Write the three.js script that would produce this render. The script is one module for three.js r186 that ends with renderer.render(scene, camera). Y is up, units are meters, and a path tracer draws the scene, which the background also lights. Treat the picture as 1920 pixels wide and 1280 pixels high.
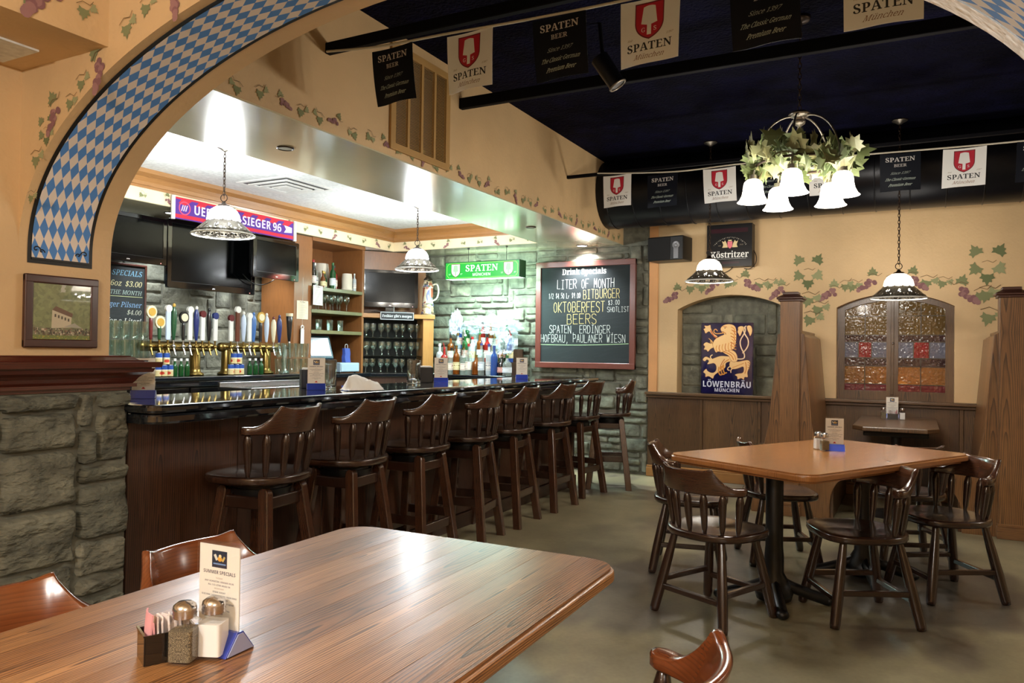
import * as THREE from 'three';
import { RoundedBoxGeometry } from 'three/addons/geometries/RoundedBoxGeometry.js';
import { mergeGeometries } from 'three/addons/utils/BufferGeometryUtils.js';
import { RectAreaLightUniformsLib } from 'three/addons/lights/RectAreaLightUniformsLib.js';

// ------------------------------------------------------------------ camera, light, exposure
const scene = new THREE.Scene();
scene.background = new THREE.Color(0x000000);
RectAreaLightUniformsLib.init();
const D2R = Math.PI / 180;
const camera = new THREE.PerspectiveCamera(2 * Math.atan(640 / 1435) / D2R, 1.5, 0.05, 60);
camera.position.set(0, 1.31, 0);
camera.rotation.set(0.778 * D2R, 27.93 * D2R, 0.772 * D2R, 'YXZ');
const renderer = new THREE.WebGLRenderer({ antialias: true });
renderer.toneMapping = THREE.LinearToneMapping;
renderer.toneMappingExposure = 1.0;
renderer.shadowMap.enabled = true;
const WARM = new THREE.Color(1.0, 0.80, 0.56), COOL = new THREE.Color(0.93, 0.98, 1.0), NEUT = new THREE.Color(1.0, 0.94, 0.84), ROOM = new THREE.Color(1.0, 0.965, 0.90);
const I_BAR = 9, I_BOOTH = 1.8, I_BELL = 1.15, I_ROOM = 17, I_SPOT = 26;   // candela
function lamp(color, intensity, x, y, z, size = 4, parent = scene) {
  const l = new THREE.PointLight(color, intensity, 0, 2);
  l.position.set(x, y, z); l.castShadow = true; l.shadow.radius = size; l.name = 'lamp_light'; parent.add(l); return l;
}
// downlights set in ceilings (their housings are built with the ceilings below)
function spot(color, intensity, x, y, z, tx, ty, tz, ang, pen, size = 2) {
  const l = new THREE.SpotLight(color, intensity, 0, ang, pen, 2);
  l.position.set(x, y, z); l.target.position.set(tx, ty, tz); l.castShadow = true; l.shadow.radius = size; l.name = 'spot_light';
  scene.add(l); scene.add(l.target); return l;
}
spot(COOL, I_SPOT, -3.29, 2.48, -7.83, -3.29, 1.7, -8.1, 1.0, 0.7);   // above the chalkboard
spot(COOL, I_SPOT * 0.7, -5.83, 2.485, -4.53, -5.95, 0.6, -4.55, 0.75, 0.6);   // between the televisions
spot(COOL, I_SPOT * 0.5, -5.83, 2.485, -5.55, -5.95, 0.6, -5.55, 0.75, 0.6);

// ------------------------------------------------------------------ small helpers
function rng(seed) { let s = seed | 0; return () => { s = (s + 0x6d2b79f5) | 0; let t = Math.imul(s ^ (s >>> 15), 1 | s); t = (t + Math.imul(t ^ (t >>> 7), 61 | t)) ^ t; return ((t ^ (t >>> 14)) >>> 0) / 4294967296; }; }
const R0 = rng(7);
const rr = (a, b, r = R0) => a + (b - a) * r();
const lerp = (a, b, t) => a + (b - a) * t;
const clamp = (x, a, b) => Math.max(a, Math.min(b, x));
const sm = (a, b, x) => { const t = clamp((x - a) / (b - a), 0, 1); return t * t * (3 - 2 * t); };
const V = (x, y, z) => new THREE.Vector3(x, y, z);
const used = {};
function numbered(n) { if (used[n] === undefined) { used[n] = 0; return n; } used[n]++; return n + '_' + String(used[n]).padStart(3, '0'); }
function shadows(o) { o.traverse((c) => { if (c.isMesh) { c.castShadow = true; c.receiveShadow = true; } }); }
function clean(g) {
  let h = g.index ? g.toNonIndexed() : g.clone();
  for (const k of Object.keys(h.attributes)) if (!['position', 'normal', 'uv', 'color'].includes(k)) h.deleteAttribute(k);
  if (!h.attributes.normal) h.computeVertexNormals();
  if (!h.attributes.uv) h.setAttribute('uv', new THREE.BufferAttribute(new Float32Array(h.attributes.position.count * 2), 2));
  return h;
}
function merge(gs) { gs = [].concat(gs).map(clean); return gs.length === 1 ? gs[0] : mergeGeometries(gs); }
function obj(name, geo, mat, parent) {
  const m = new THREE.Mesh(Array.isArray(geo) ? merge(geo) : geo, mat);
  m.name = parent && parent !== scene ? name : numbered(name); m.castShadow = m.receiveShadow = true;
  (parent || scene).add(m); return m;
}
function tag(o, label, category, group) { o.userData.label = label; o.userData.category = category; if (group) o.userData.group = group; return o; }
function thing(name, label, category, pos = [0, 0, 0], turn = 0, group) {
  const o = new THREE.Group(); o.name = numbered(name); o.position.set(...pos); o.rotation.y = turn; scene.add(o);
  return tag(o, label, category, group);
}
function struct(name, geo, mat) { const m = obj(name, geo, mat); m.userData.kind = 'structure'; return m; }
function dup(src, label, pos, turn = 0, group) {
  const c = src.clone(); c.name = numbered(src.name.replace(/_\d{3}$/, '')); c.userData = { ...src.userData, label };
  if (group) c.userData.group = group;
  c.position.set(...pos); c.rotation.y = turn; scene.add(c); return c;
}
// uv in metres, projected along the dominant axis; 'grain' is the axis that the texture's v runs along
function boxUV(g, grain = 'y', off = [0, 0]) {
  g = g.index ? g.toNonIndexed() : g;
  const p = g.attributes.position, n = p.count, uv = new Float32Array(n * 2), a = V(), b = V(), c = V();
  const ax = { x: 0, y: 1, z: 2 }[grain];
  for (let i = 0; i < n; i += 3) {
    a.fromBufferAttribute(p, i); b.fromBufferAttribute(p, i + 1); c.fromBufferAttribute(p, i + 2);
    const nn = b.clone().sub(a).cross(c.clone().sub(a)), v = [Math.abs(nn.x), Math.abs(nn.y), Math.abs(nn.z)];
    let k = v.indexOf(Math.max(...v)), vA, uA;
    const rest = [0, 1, 2].filter((q) => q !== k);
    if (rest.includes(ax)) { vA = ax; uA = rest.find((q) => q !== ax); } else { uA = rest[0]; vA = rest[1]; }
    for (let j = 0; j < 3; j++) { const q = [p.getX(i + j), p.getY(i + j), p.getZ(i + j)]; uv[(i + j) * 2] = q[uA] + off[0]; uv[(i + j) * 2 + 1] = q[vA] + off[1]; }
  }
  g.setAttribute('uv', new THREE.BufferAttribute(uv, 2));
  return g;
}
const bx = (w, h, d, x = 0, y = 0, z = 0) => new THREE.BoxGeometry(w, h, d).translate(x, y, z);
const rbx = (w, h, d, r, x = 0, y = 0, z = 0, s = 2) => new RoundedBoxGeometry(w, h, d, s, r).translate(x, y, z);
// box from corner to corner
const cb = (x0, x1, y0, y1, z0, z1) => bx(Math.abs(x1 - x0), Math.abs(y1 - y0), Math.abs(z1 - z0), (x0 + x1) / 2, (y0 + y1) / 2, (z0 + z1) / 2);
const crb = (x0, x1, y0, y1, z0, z1, r = 0.005, s = 2) => rbx(Math.abs(x1 - x0), Math.abs(y1 - y0), Math.abs(z1 - z0), r, (x0 + x1) / 2, (y0 + y1) / 2, (z0 + z1) / 2, s);
const cyl = (r1, r2, h, x = 0, y = 0, z = 0, n = 20) => new THREE.CylinderGeometry(r1, r2, h, n).translate(x, y, z);
const lathe = (pts, n = 24) => new THREE.LatheGeometry(pts.map((p) => new THREE.Vector2(p[0], p[1])), n);
function bar(a, b, r1, r2, n = 10) {           // tapered rod from a to b
  const d = b.clone().sub(a), g = new THREE.CylinderGeometry(r2, r1, d.length(), n);
  g.applyQuaternion(new THREE.Quaternion().setFromUnitVectors(V(0, 1, 0), d.clone().normalize()));
  return g.translate((a.x + b.x) / 2, (a.y + b.y) / 2, (a.z + b.z) / 2);
}
function orient(g, a, b) {                      // geometry built along +y from 0..len placed from a towards b
  const d = b.clone().sub(a).normalize();
  return g.applyQuaternion(new THREE.Quaternion().setFromUnitVectors(V(0, 1, 0), d)).translate(a.x, a.y, a.z);
}
function tube(pts, r, seg = 24, n = 6, closed = false) { return new THREE.TubeGeometry(new THREE.CatmullRomCurve3(pts, closed), seg, r, n, closed); }
function extrude(shape, depth, bevel = 0, seg = 8) {
  return new THREE.ExtrudeGeometry(shape, { depth, bevelEnabled: bevel > 0, bevelSize: bevel, bevelThickness: bevel, bevelSegments: 2, curveSegments: seg });
}
function poly(pts) { const s = new THREE.Shape(); pts.forEach((p, i) => (i ? s.lineTo(p[0], p[1]) : s.moveTo(p[0], p[1]))); return s; }
function rrect(w, h, r) {
  const s = new THREE.Shape(), x = w / 2, y = h / 2;
  s.moveTo(-x + r, -y); s.lineTo(x - r, -y); s.absarc(x - r, -y + r, r, -Math.PI / 2, 0); s.lineTo(x, y - r); s.absarc(x - r, y - r, r, 0, Math.PI / 2);
  s.lineTo(-x + r, y); s.absarc(-x + r, y - r, r, Math.PI / 2, Math.PI); s.lineTo(-x, -y + r); s.absarc(-x + r, -y + r, r, Math.PI, Math.PI * 1.5);
  return s;
}
function setColor(g, c) { g = clean(g); const n = g.attributes.position.count, a = new Float32Array(n * 3); for (let i = 0; i < n; i++) a.set([c.r, c.g, c.b], i * 3); g.setAttribute('color', new THREE.BufferAttribute(a, 3)); return g; }
const C = (h) => new THREE.Color(h);

// ------------------------------------------------------------------ textures
const HN = 256, hash = new Float32Array(HN * HN); { const r = rng(99); for (let i = 0; i < hash.length; i++) hash[i] = r(); }
function noise(x, y) {
  const xi = Math.floor(x), yi = Math.floor(y), fx = x - xi, fy = y - yi, u = fx * fx * (3 - 2 * fx), v = fy * fy * (3 - 2 * fy);
  const h = (a, b) => hash[((b & 255) << 8) | (a & 255)];
  return lerp(lerp(h(xi, yi), h(xi + 1, yi), u), lerp(h(xi, yi + 1), h(xi + 1, yi + 1), u), v);
}
function fbm(x, y, o = 4) { let s = 0, a = 0.5, t = 0; for (let i = 0; i < o; i++) { s += a * noise(x, y); t += a; a *= 0.5; x = x * 2.03 + 17; y = y * 2.03 + 31; } return s / t; }
function dataTex(w, h, fn, srgb = true, metresW = 1, metresH = 1, wrap = THREE.MirroredRepeatWrapping) {
  const d = new Uint8Array(w * h * 4);
  for (let j = 0; j < h; j++) for (let i = 0; i < w; i++) { const c = fn(i / w, j / h), k = (j * w + i) * 4; d[k] = clamp(c[0], 0, 255); d[k + 1] = clamp(c[1], 0, 255); d[k + 2] = clamp(c[2], 0, 255); d[k + 3] = 255; }
  const t = new THREE.DataTexture(d, w, h); t.magFilter = THREE.LinearFilter; t.minFilter = THREE.LinearMipmapLinearFilter; t.generateMipmaps = true;
  t.wrapS = t.wrapT = wrap; t.repeat.set(1 / metresW, 1 / metresH); if (srgb) t.colorSpace = THREE.SRGBColorSpace; t.needsUpdate = true; return t;
}
// one oak figure (0 pale .. 1 dark grain), straight or cathedral, reused in several stains
const GW = 384, GH = 1024, grainA = new Float32Array(GW * GH), grainB = new Float32Array(GW * GH);
for (let j = 0; j < GH; j++) for (let i = 0; i < GW; i++) {
  const u = i / GW, v = j / GH;
  const wob = 0.05 * fbm(u * 3 + 5, v * 3.2, 3) + 0.012 * fbm(u * 14, v * 9, 2);
  // cathedral: nested arches round two hearts
  const du = u - 0.36 - 0.10 * (noise(v * 2.1, 3.3) - 0.5), e = Math.sqrt(du * du * 1.0 + Math.pow(v - 0.25, 2) * 0.045);
  const h1 = (e + wob) * 30, s1 = h1 - Math.floor(h1);
  const h2 = (u * 1.0 + wob * 2.2) * 34, s2 = h2 - Math.floor(h2);
  const late = (s) => Math.pow(s, 3.2) * sm(1.0, 0.93, s);
  const pore = Math.pow(noise(u * 100, v * 16), 3) * 0.42 + Math.pow(noise(u * 150 + 9, v * 22), 4) * 0.3;
  const band = fbm(u * 2.2 + 40, v * 0.9, 3);
  grainA[j * GW + i] = clamp(0.55 * late(s2) + pore * 0.7 + 0.55 * (band - 0.4), 0, 1);
  grainB[j * GW + i] = clamp(0.62 * late(s1) + pore * 0.6 + 0.45 * (band - 0.4), 0, 1);
}
function woodTex(light, dark, cath, wM, hM, k = 1) {
  const L = C(light), D = C(dark), g = cath ? grainB : grainA;
  const l = [L.r, L.g, L.b].map((x) => Math.pow(x, 1 / 2.2) * 255), d = [D.r, D.g, D.b].map((x) => Math.pow(x, 1 / 2.2) * 255);
  return dataTex(GW, GH, (u, v) => { const t = clamp(g[Math.floor(v * GH) * GW + Math.floor(u * GW)] * k, 0, 1); return [lerp(l[0], d[0], t), lerp(l[1], d[1], t), lerp(l[2], d[2], t)]; }, true, wM, hM);
}
const grainBump = dataTex(GW, GH, (u, v) => { const t = 255 * (1 - grainB[Math.floor(v * GH) * GW + Math.floor(u * GW)]); return [t, t, t]; }, false, 0.15, 1.3);
const mottle = (c, amp, f, seed, wM = 2, n = 512) => { const k = C(c), b = [k.r, k.g, k.b].map((x) => Math.pow(x, 1 / 2.2) * 255); return dataTex(n, n, (u, v) => { const q = 1 + amp * (fbm(u * f + seed, v * f + seed * 2, 5) - 0.5) * 2; return b.map((x) => x * q); }, true, wM, wM); };
function canvasTex(w, h, draw) {
  const c = document.createElement('canvas'); c.width = w; c.height = h; const x = c.getContext('2d'); draw(x, w, h);
  const t = new THREE.CanvasTexture(c); t.colorSpace = THREE.SRGBColorSpace; t.anisotropy = 8; return t;
}
function txt(x, s, px, py, font, color, align = 'center', maxW, skew = 0, rot = 0) {
  x.save(); x.font = font; x.fillStyle = color; x.textAlign = align; x.textBaseline = 'middle'; x.translate(px, py); x.rotate(rot); x.transform(1, 0, skew, 1, 0, 0);
  if (maxW) x.fillText(s, 0, 0, maxW); else x.fillText(s, 0, 0); x.restore();
}

// ------------------------------------------------------------------ materials
const M = {};
const std = (o) => new THREE.MeshStandardMaterial(o), phy = (o) => new THREE.MeshPhysicalMaterial(o);
const plasterBump = dataTex(256, 256, (u, v) => { const t = 255 * fbm(u * 40, v * 40, 3); return [t, t, t]; }, false, 0.6, 0.6);
M.yellow = std({ map: mottle('#cfb083', 0.07, 6, 3, 2.4), roughness: 0.55, bumpMap: plasterBump, bumpScale: 0.0012 });
M.peach = std({ map: mottle('#d19a63', 0.06, 6, 8, 1.6), roughness: 0.6 });
M.ivory = std({ map: mottle('#ead9b4', 0.04, 8, 12, 1), roughness: 0.5 });
M.cream = phy({ map: mottle('#cfc7a8', 0.04, 5, 17, 2), roughness: 0.2, clearcoat: 0.8, clearcoatRoughness: 0.12 });
M.tile = std({ map: mottle('#d8dad8', 0.10, 60, 23, 1.2), roughness: 0.85 });
M.blackCeil = phy({ specularIntensity: 0.12, map: mottle('#030318', 0.5, 18, 31, 2.5), roughness: 0.9, bumpMap: plasterBump, bumpScale: 0.012 });
M.blackSteel = phy({ color: '#05050b', roughness: 0.7, specularIntensity: 0.3 });
M.duct = std({ color: '#16171c', roughness: 0.32, metalness: 0.55 });
M.black = std({ color: '#0b0b0d', roughness: 0.4 });
M.blackGloss = phy({ color: '#08080a', roughness: 0.08, clearcoat: 1, clearcoatRoughness: 0.05 });
M.granite = phy({ map: mottle('#0c1016', 0.6, 90, 41, 0.8), roughness: 0.09, clearcoat: 1, clearcoatRoughness: 0.04 });
M.screen = phy({ color: '#040506', roughness: 0.13, specularIntensity: 0.5 });
const woodM = (light, dark, cath, wM, hM, rough, coat = 0.5, k = 1, bump = 0) => phy({ map: woodTex(light, dark, cath, wM, hM, k), roughness: rough, clearcoat: coat, clearcoatRoughness: 0.18, ...(bump ? { bumpMap: grainBump, bumpScale: bump } : {}) });
M.tableA = woodM('#bf8c55', '#442611', true, 0.15, 1.3, 0.34, 0.15, 1.6, 0.0003);
M.tableB = woodM('#a97645', '#3f2410', true, 0.24, 1.1, 0.34, 0.15, 1.5, 0.0003);
M.tableC = woodM('#c99863', '#4e2d14', true, 0.19, 1.7, 0.34, 0.15, 1.6, 0.0003);
M.table2 = woodM('#b87c44', '#6a3f1c', true, 0.16, 1.2, 0.26, 0.5);
M.stool = woodM('#3a1f12', '#120704', false, 0.16, 0.6, 0.24, 0.7, 1.1);
M.stoolEdge = woodM('#53301c', '#1c0c06', false, 0.16, 0.6, 0.22, 0.7, 1.1);
M.chairRailLit = woodM('#7a3f1c', '#43200f', true, 0.3, 0.9, 0.2, 0.8, 0.6);  // same chair wood in a lighter copy; lamplight painted into the near rails
M.barPanelA = woodM('#5a351e', '#170a05', true, 0.3, 1.6, 0.38, 0.35, 1.5);
M.barPanelB = woodM('#4a2a18', '#140905', false, 0.26, 1.6, 0.38, 0.35, 1.5);
M.wains = woodM('#70502e', '#2c1a0c', true, 0.3, 1.1, 0.4, 0.25, 1.45);
M.wainsB = woodM('#644528', '#281709', true, 0.24, 1.0, 0.4, 0.25, 1.4);
M.booth = woodM('#8a5f34', '#3c2410', true, 0.34, 1.5, 0.4, 0.25, 1.4);
M.mahog = woodM('#5a2414', '#2a0e08', false, 0.3, 1.2, 0.3, 0.5, 1.0);
M.oakTrim = woodM('#a9773f', '#74491f', false, 0.3, 1.2, 0.35, 0.4, 1.0);
M.shelfWood = woodM('#8d5a2c', '#5a3415', false, 0.3, 1.2, 0.4, 0.3, 1.0);
M.shelfEdge = woodM('#6f6a3e', '#4a4524', false, 0.3, 1.2, 0.4, 0.3, 1.0);
M.frameRed = woodM('#6e2f22', '#3a140e', false, 0.2, 0.9, 0.35, 0.4, 1.0);
M.frameDark = woodM('#4a2113', '#24100a', false, 0.2, 0.9, 0.4, 0.3, 1.0);
M.steel = std({ color: '#c8c8cc', roughness: 0.22, metalness: 1 });
M.pewter = std({ color: '#4a443c', roughness: 0.35, metalness: 0.85 });
M.shade = std({ color: '#6f685c', roughness: 0.4, metalness: 0.7, side: THREE.DoubleSide });
M.bronze = std({ color: '#40332a', roughness: 0.4, metalness: 0.8 });
M.nickel = std({ color: '#8d857a', roughness: 0.3, metalness: 0.9 });
M.brass = std({ color: '#8f7844', roughness: 0.3, metalness: 1 });
M.white = std({ color: '#dcdcd8', roughness: 0.6 });
M.offwhite = std({ color: '#cfc8b6', roughness: 0.7 });
M.glass = phy({ color: '#f4faf8', transmission: 1, roughness: 0.02, thickness: 0, ior: 2.1 });
M.glassSolid = phy({ color: '#f2f7f5', transmission: 1, roughness: 0.03, thickness: 0.006, ior: 1.5 });
M.acrylic = phy({ color: '#ffffff', transmission: 1, roughness: 0.03, thickness: 0, ior: 1.45 });
M.film = phy({ color: '#f2f6fa', transmission: 0.82, roughness: 0.12, thickness: 0, ior: 1.5, side: THREE.DoubleSide });
M.stone = [['#6c6c5e', 3], ['#616256', 5], ['#767566', 9], ['#666658', 14]].map(([c, s]) => { const tx = mottle(c, 0.32, 9, s, 0.7, 256); return std({ map: tx, roughness: 0.9 }); });
const stoneBump = dataTex(256, 256, (u, v) => { const t = 255 * fbm(u * 16, v * 16, 5); return [t, t, t]; }, false, 0.5, 0.5);
const stoneBumpRough = dataTex(256, 256, (u, v) => { const t = 255 * Math.pow(fbm(u * 11 + 3, v * 15, 5), 1.4); return [t, t, t]; }, false, 0.42, 0.3);
M.stone.forEach((m) => { m.bumpMap = stoneBump; m.bumpScale = 0.008; });
M.stoneNear = M.stone.map((m) => { const c = m.clone(); c.bumpMap = stoneBumpRough; c.bumpScale = 0.02; return c; });
M.mortar = std({ map: mottle('#6a6a5e', 0.2, 20, 77, 0.8, 256), roughness: 0.95 });
M.floor = phy({ map: dataTex(1024, 1024, (u, v) => {
  const big = fbm(u * 7 + 3, v * 7 + 1, 5), mid = fbm(u * 24 + 8, v * 24, 4), fine = noise(u * 420, v * 420), st = sm(0.52, 0.70, fbm(u * 9 + 50, v * 5 + 20, 4));
  const q = 0.82 + 0.42 * (big - 0.5) + 0.22 * (mid - 0.5) + 0.06 * (fine - 0.5) - 0.20 * st;
  return [168 * q, 158 * q - 2 * st, 124 * q + 6 * st];
}, true, 5, 5), roughness: 0.36, clearcoat: 0.25, clearcoatRoughness: 0.3 });
M.glow = (c, i) => std({ color: '#ffffff', emissive: C(c), emissiveIntensity: i, roughness: 0.5 });
M.domeCool = M.glow('#f4f8ff', 5.5); M.domeWarm = M.glow('#fff0d4', 4.2); M.bell = M.glow('#fff2dc', 6);

// ------------------------------------------------------------------ stone laying
// broken-ashlar mosaic over W x H metres; P(x, y, out) maps to the world
function layStones(parent, W, H, u, P, seed, o = {}) {
  const r = rng(seed), nx = Math.round(W / u), ny = Math.round(H / u), occ = new Uint8Array(nx * ny);
  const { wMin = 2, wMax = 7, hMax = 3, gap = 0.008, deep = 0.03, rough = 0.012, mats = M.stone, cells = 4, keep } = o;
  for (let j = 0; j < ny; j++) for (let i = 0; i < nx; i++) {
    if (occ[j * nx + i]) continue;
    let w = 1; const wantW = wMin + Math.floor(r() * (wMax - wMin + 1)); while (w < wantW && i + w < nx && !occ[j * nx + i + w]) w++;
    if (w < 2 && r() < 0.5) w = Math.min(w, 1);
    let h = 1; const wantH = Math.min(ny - j, w <= 2 ? 1 + Math.floor(r() * (hMax + 1)) : 1 + Math.floor(r() * hMax));
    for (; h < wantH; h++) { let ok = true; for (let k = 0; k < w; k++) if (occ[(j + h) * nx + i + k]) ok = false; if (!ok) break; }
    for (let b = 0; b < h; b++) for (let a = 0; a < w; a++) occ[(j + b) * nx + i + a] = 1;
    const x0 = i * u + gap, x1 = (i + w) * u - gap, y0 = j * u + gap, y1 = (j + h) * u - gap;
    if (keep && !keep((x0 + x1) / 2, (y0 + y1) / 2)) continue;
    const ww = x1 - x0, hh = y1 - y0, bev = Math.min(0.018, ww * 0.2, hh * 0.22);
    const ex = (n, L) => { const a = [0, bev * 0.35, bev]; for (let k = 1; k < n; k++) a.push(bev + (L - 2 * bev) * k / n); a.push(L - bev, L - bev * 0.35, L); return a; };
    const xs = ex(Math.max(2, Math.min(cells + 2, Math.round(ww / 0.05))), ww), ys = ex(Math.max(2, Math.min(cells, Math.round(hh / 0.045))), hh);
    const X = xs.length, Y = ys.length, pos = [], uv = [], idx = [], d0 = deep * (0.45 + 0.75 * r()), sx = r() * 90, sy = r() * 90, tilt = (r() - 0.5) * rough * 1.6, tx = (r() - 0.5) * rough * 1.2;
    for (let b = 0; b < Y; b++) for (let a = 0; a < X; a++) {
      const ed = Math.min(a, X - 1 - a, b, Y - 1 - b), prof = [0, 0.62, 1][Math.min(ed, 2)];
      const corner = (Math.min(a, X - 1 - a) < 2 && Math.min(b, Y - 1 - b) < 2) ? 0.006 : 0;
      const jit = ed < 3 ? 0.006 : 0.004;
      let x = xs[a] + (noise(sx + a * 1.7, sy + b * 1.3) - 0.5) * jit * 2 + (a < X / 2 ? corner : -corner), y = ys[b] + (noise(sx + a * 1.1 + 40, sy + b * 1.9) - 0.5) * jit * 2 + (b < Y / 2 ? corner : -corner);
      const out = prof * (d0 + rough * 2.2 * (fbm(sx + x * 16, sy + y * 22, 3) - 0.5) + tilt * (y / hh - 0.5) + tx * (x / ww - 0.5)) - (ed === 0 ? 0.012 : 0);
      const p = P(x0 + x, y0 + y, out); pos.push(p.x, p.y, p.z); uv.push(sx + x, sy + y);
    }
    for (let b = 0; b < Y - 1; b++) for (let a = 0; a < X - 1; a++) { const k = b * X + a; idx.push(k, k + 1, k + X, k + 1, k + X + 1, k + X); }
    const g = new THREE.BufferGeometry(); g.setAttribute('position', new THREE.Float32BufferAttribute(pos, 3)); g.setAttribute('uv', new THREE.Float32BufferAttribute(uv, 2)); g.setIndex(idx);
    g.computeVertexNormals();
    const q = P(0, 0, 1).sub(P(0, 0, 0)), n0 = V(g.attributes.normal.getX(X * 2 + 2), g.attributes.normal.getY(X * 2 + 2), g.attributes.normal.getZ(X * 2 + 2));
    if (n0.dot(q) < 0) { for (let k = 0; k < idx.length; k += 3) { const t = idx[k]; idx[k] = idx[k + 1]; idx[k + 1] = t; } g.setIndex(idx); g.computeVertexNormals(); }
    obj('stone', g, mats[Math.floor(r() * mats.length)], parent);
  }
}

// ------------------------------------------------------------------ painted vine motifs (flat paint, leaf and grape outlines)
const leafShape = (() => { const s = new THREE.Shape(), p = [[0, 0], [.18, .02], [.42, -.1], [.4, .12], [.55, .3], [.3, .38], [.32, .62], [.14, .6], [0, .95], [-.14, .6], [-.32, .62], [-.3, .38], [-.55, .3], [-.4, .12], [-.42, -.1], [-.18, .02]]; p.forEach((q, i) => i ? s.lineTo(...q) : s.moveTo(...q)); return s; })();
const leafGeo = new THREE.ShapeGeometry(leafShape);
const PAINT = { g1: C('#7c8058'), g2: C('#666e48'), g3: C('#94956c'), p1: C('#946c6a'), p2: C('#80585a'), br: C('#6b5434') };
function motif(kind, seed) {
  const r = rng(seed), gs = [], leaf = (x, y, s, a, c) => gs.push(setColor(leafGeo.clone().scale(s, s, 1).rotateZ(a).translate(x, y, gs.length * 0.00012), c));
  const gcol = () => [PAINT.g1, PAINT.g2, PAINT.g3][Math.floor(r() * 3)];
  if (kind === 'leaf') { leaf(0, 0, 0.055, rr(-0.6, 0.6, r) + 2.6, gcol()); if (r() < 0.6) leaf(0.035, 0.01, 0.04, rr(-0.5, 0.5, r) + 3.5, gcol()); }
  else if (kind === 'grape') {
    leaf(0, 0.02, 0.055, rr(-0.3, 0.3, r), gcol());
    for (let k = 0; k < 16; k++) { const t = k / 15, x = -0.075 * t + rr(-0.022, 0.022, r) * (1.15 - t), y = -0.005 - 0.06 * t + rr(-0.022, 0.022, r) * (1.15 - t); gs.push(setColor(new THREE.CircleGeometry(0.0125, 9).translate(x, y, 0.0003 + k * 0.00006), r() < 0.5 ? PAINT.p1 : PAINT.p2)); }
  } else if (kind === 'spray') { for (const [x, y, a] of [[-0.055, 0.07, 0.5], [0.055, 0.07, -0.5], [-0.05, -0.005, 2.4], [0.05, -0.005, -2.4], [0, -0.06, 3.1]]) leaf(x, y, 0.082, a, gcol()); }
  const st = [[-0.03, 0.02], [0.0, 0.03], [0.03, 0.015], [0.05, 0.03]];
  for (let k = 0; k < 3; k++) { const [ax, ay] = st[k], [bx2, by] = st[k + 1], L = Math.hypot(bx2 - ax, by - ay); gs.push(setColor(new THREE.PlaneGeometry(L, 0.0025).rotateZ(Math.atan2(by - ay, bx2 - ax)).translate((ax + bx2) / 2, (ay + by) / 2, 0.0016 + k * 0.00005), PAINT.br)); }
  return mergeGeometries(gs);
}
const MOTIF = { leaf: [1, 2, 3].map((s) => motif('leaf', s)), grape: [4, 5, 6].map((s) => motif('grape', s)), spray: [motif('spray', 8)] };
M.paint = std({ vertexColors: true, roughness: 0.8, side: THREE.DoubleSide });
const rm = rng(55); let vineN = 0;
function vine(parent, kind, p, turnY, size = 1, rot = 0, flip = false) {
  const L = MOTIF[kind], m = obj('painted_vine', L[Math.floor(rm() * L.length)], M.paint, parent);
  vineN++; const lift = (vineN % 40) * 0.00011; m.position.copy(p).add(V(Math.sin(turnY) * lift, 0, Math.cos(turnY) * lift)); m.rotation.set(0, turnY, rot, 'YXZ'); m.scale.set(flip ? -size : size, size, 1); m.castShadow = false; return m;
}

// ------------------------------------------------------------------ the setting
struct('floor', boxUV(cb(-6.5, 3.8, -0.12, 0, -8.4, 3.4)), M.floor);
// archway wall between the front room and the dining room
const AX = -1.32, AA = 1.64, AY = 1.68, AB = 0.795;          // half ellipse of the arch
const archPt = (t, inset = 0) => [AX - (AA - inset) * Math.cos(t), AY + (AB - inset) * Math.sin(t)];
const archShape = new THREE.Shape();
archShape.moveTo(-6.5, 0); archShape.lineTo(AX - AA, 0); archShape.lineTo(AX - AA, AY);
for (let i = 1; i <= 72; i++) archShape.lineTo(...archPt(Math.PI * i / 72));
archShape.lineTo(AX + AA, 0); archShape.lineTo(3.8, 0); archShape.lineTo(3.8, 3.4); archShape.lineTo(-6.5, 3.4);
const wallArch = struct('wall_arch', boxUV(extrude(archShape, 0.37).translate(0, 0, -2.02)), M.yellow);
// painted lozenge panel on the underside of the arch
const loz = canvasTex(256, 256, (x, w, h) => {
  x.fillStyle = '#e2d6ca'; x.fillRect(0, 0, w, h); x.fillStyle = '#5288cc';
  x.beginPath(); x.moveTo(w / 2, 0); x.lineTo(w, h / 2); x.lineTo(w / 2, h); x.lineTo(0, h / 2); x.fill();
});
loz.wrapS = loz.wrapT = THREE.RepeatWrapping;
M.lozenge = std({ map: loz, roughness: 0.8 }); M.border = std({ color: '#1b1712', roughness: 0.5 });
function archStrip(z0, z1, inset, y0, uvOn, thick = 0.002) {
  const pos = [], uv = [], idx = []; let s = 0, prev;
  const pts = []; for (const yy of [y0, (y0 + AY) / 2]) pts.push([AX - AA + inset, yy]);
  for (let i = 0; i <= 96; i++) pts.push(archPt(Math.PI * i / 96, inset));
  for (const yy of [(y0 + AY) / 2, y0]) pts.push([AX + AA - inset, yy]);
  pts.forEach((p, k) => { if (prev) s += Math.hypot(p[0] - prev[0], p[1] - prev[1]); prev = p; for (const z of [z0, z1]) { pos.push(p[0], p[1], z); const v = s / 0.082; uv.push((z0 - z) / 0.034 + v * 0.22, v); } if (k) { const q = k * 2; idx.push(q - 2, q, q - 1, q - 1, q, q + 1); } });
  const g = new THREE.BufferGeometry(); g.setAttribute('position', new THREE.Float32BufferAttribute(pos, 3)); g.setAttribute('uv', new THREE.Float32BufferAttribute(uv, 2)); g.setIndex(idx); g.computeVertexNormals(); return g;
}
M.lozenge.side = M.border.side = THREE.DoubleSide;
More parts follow.
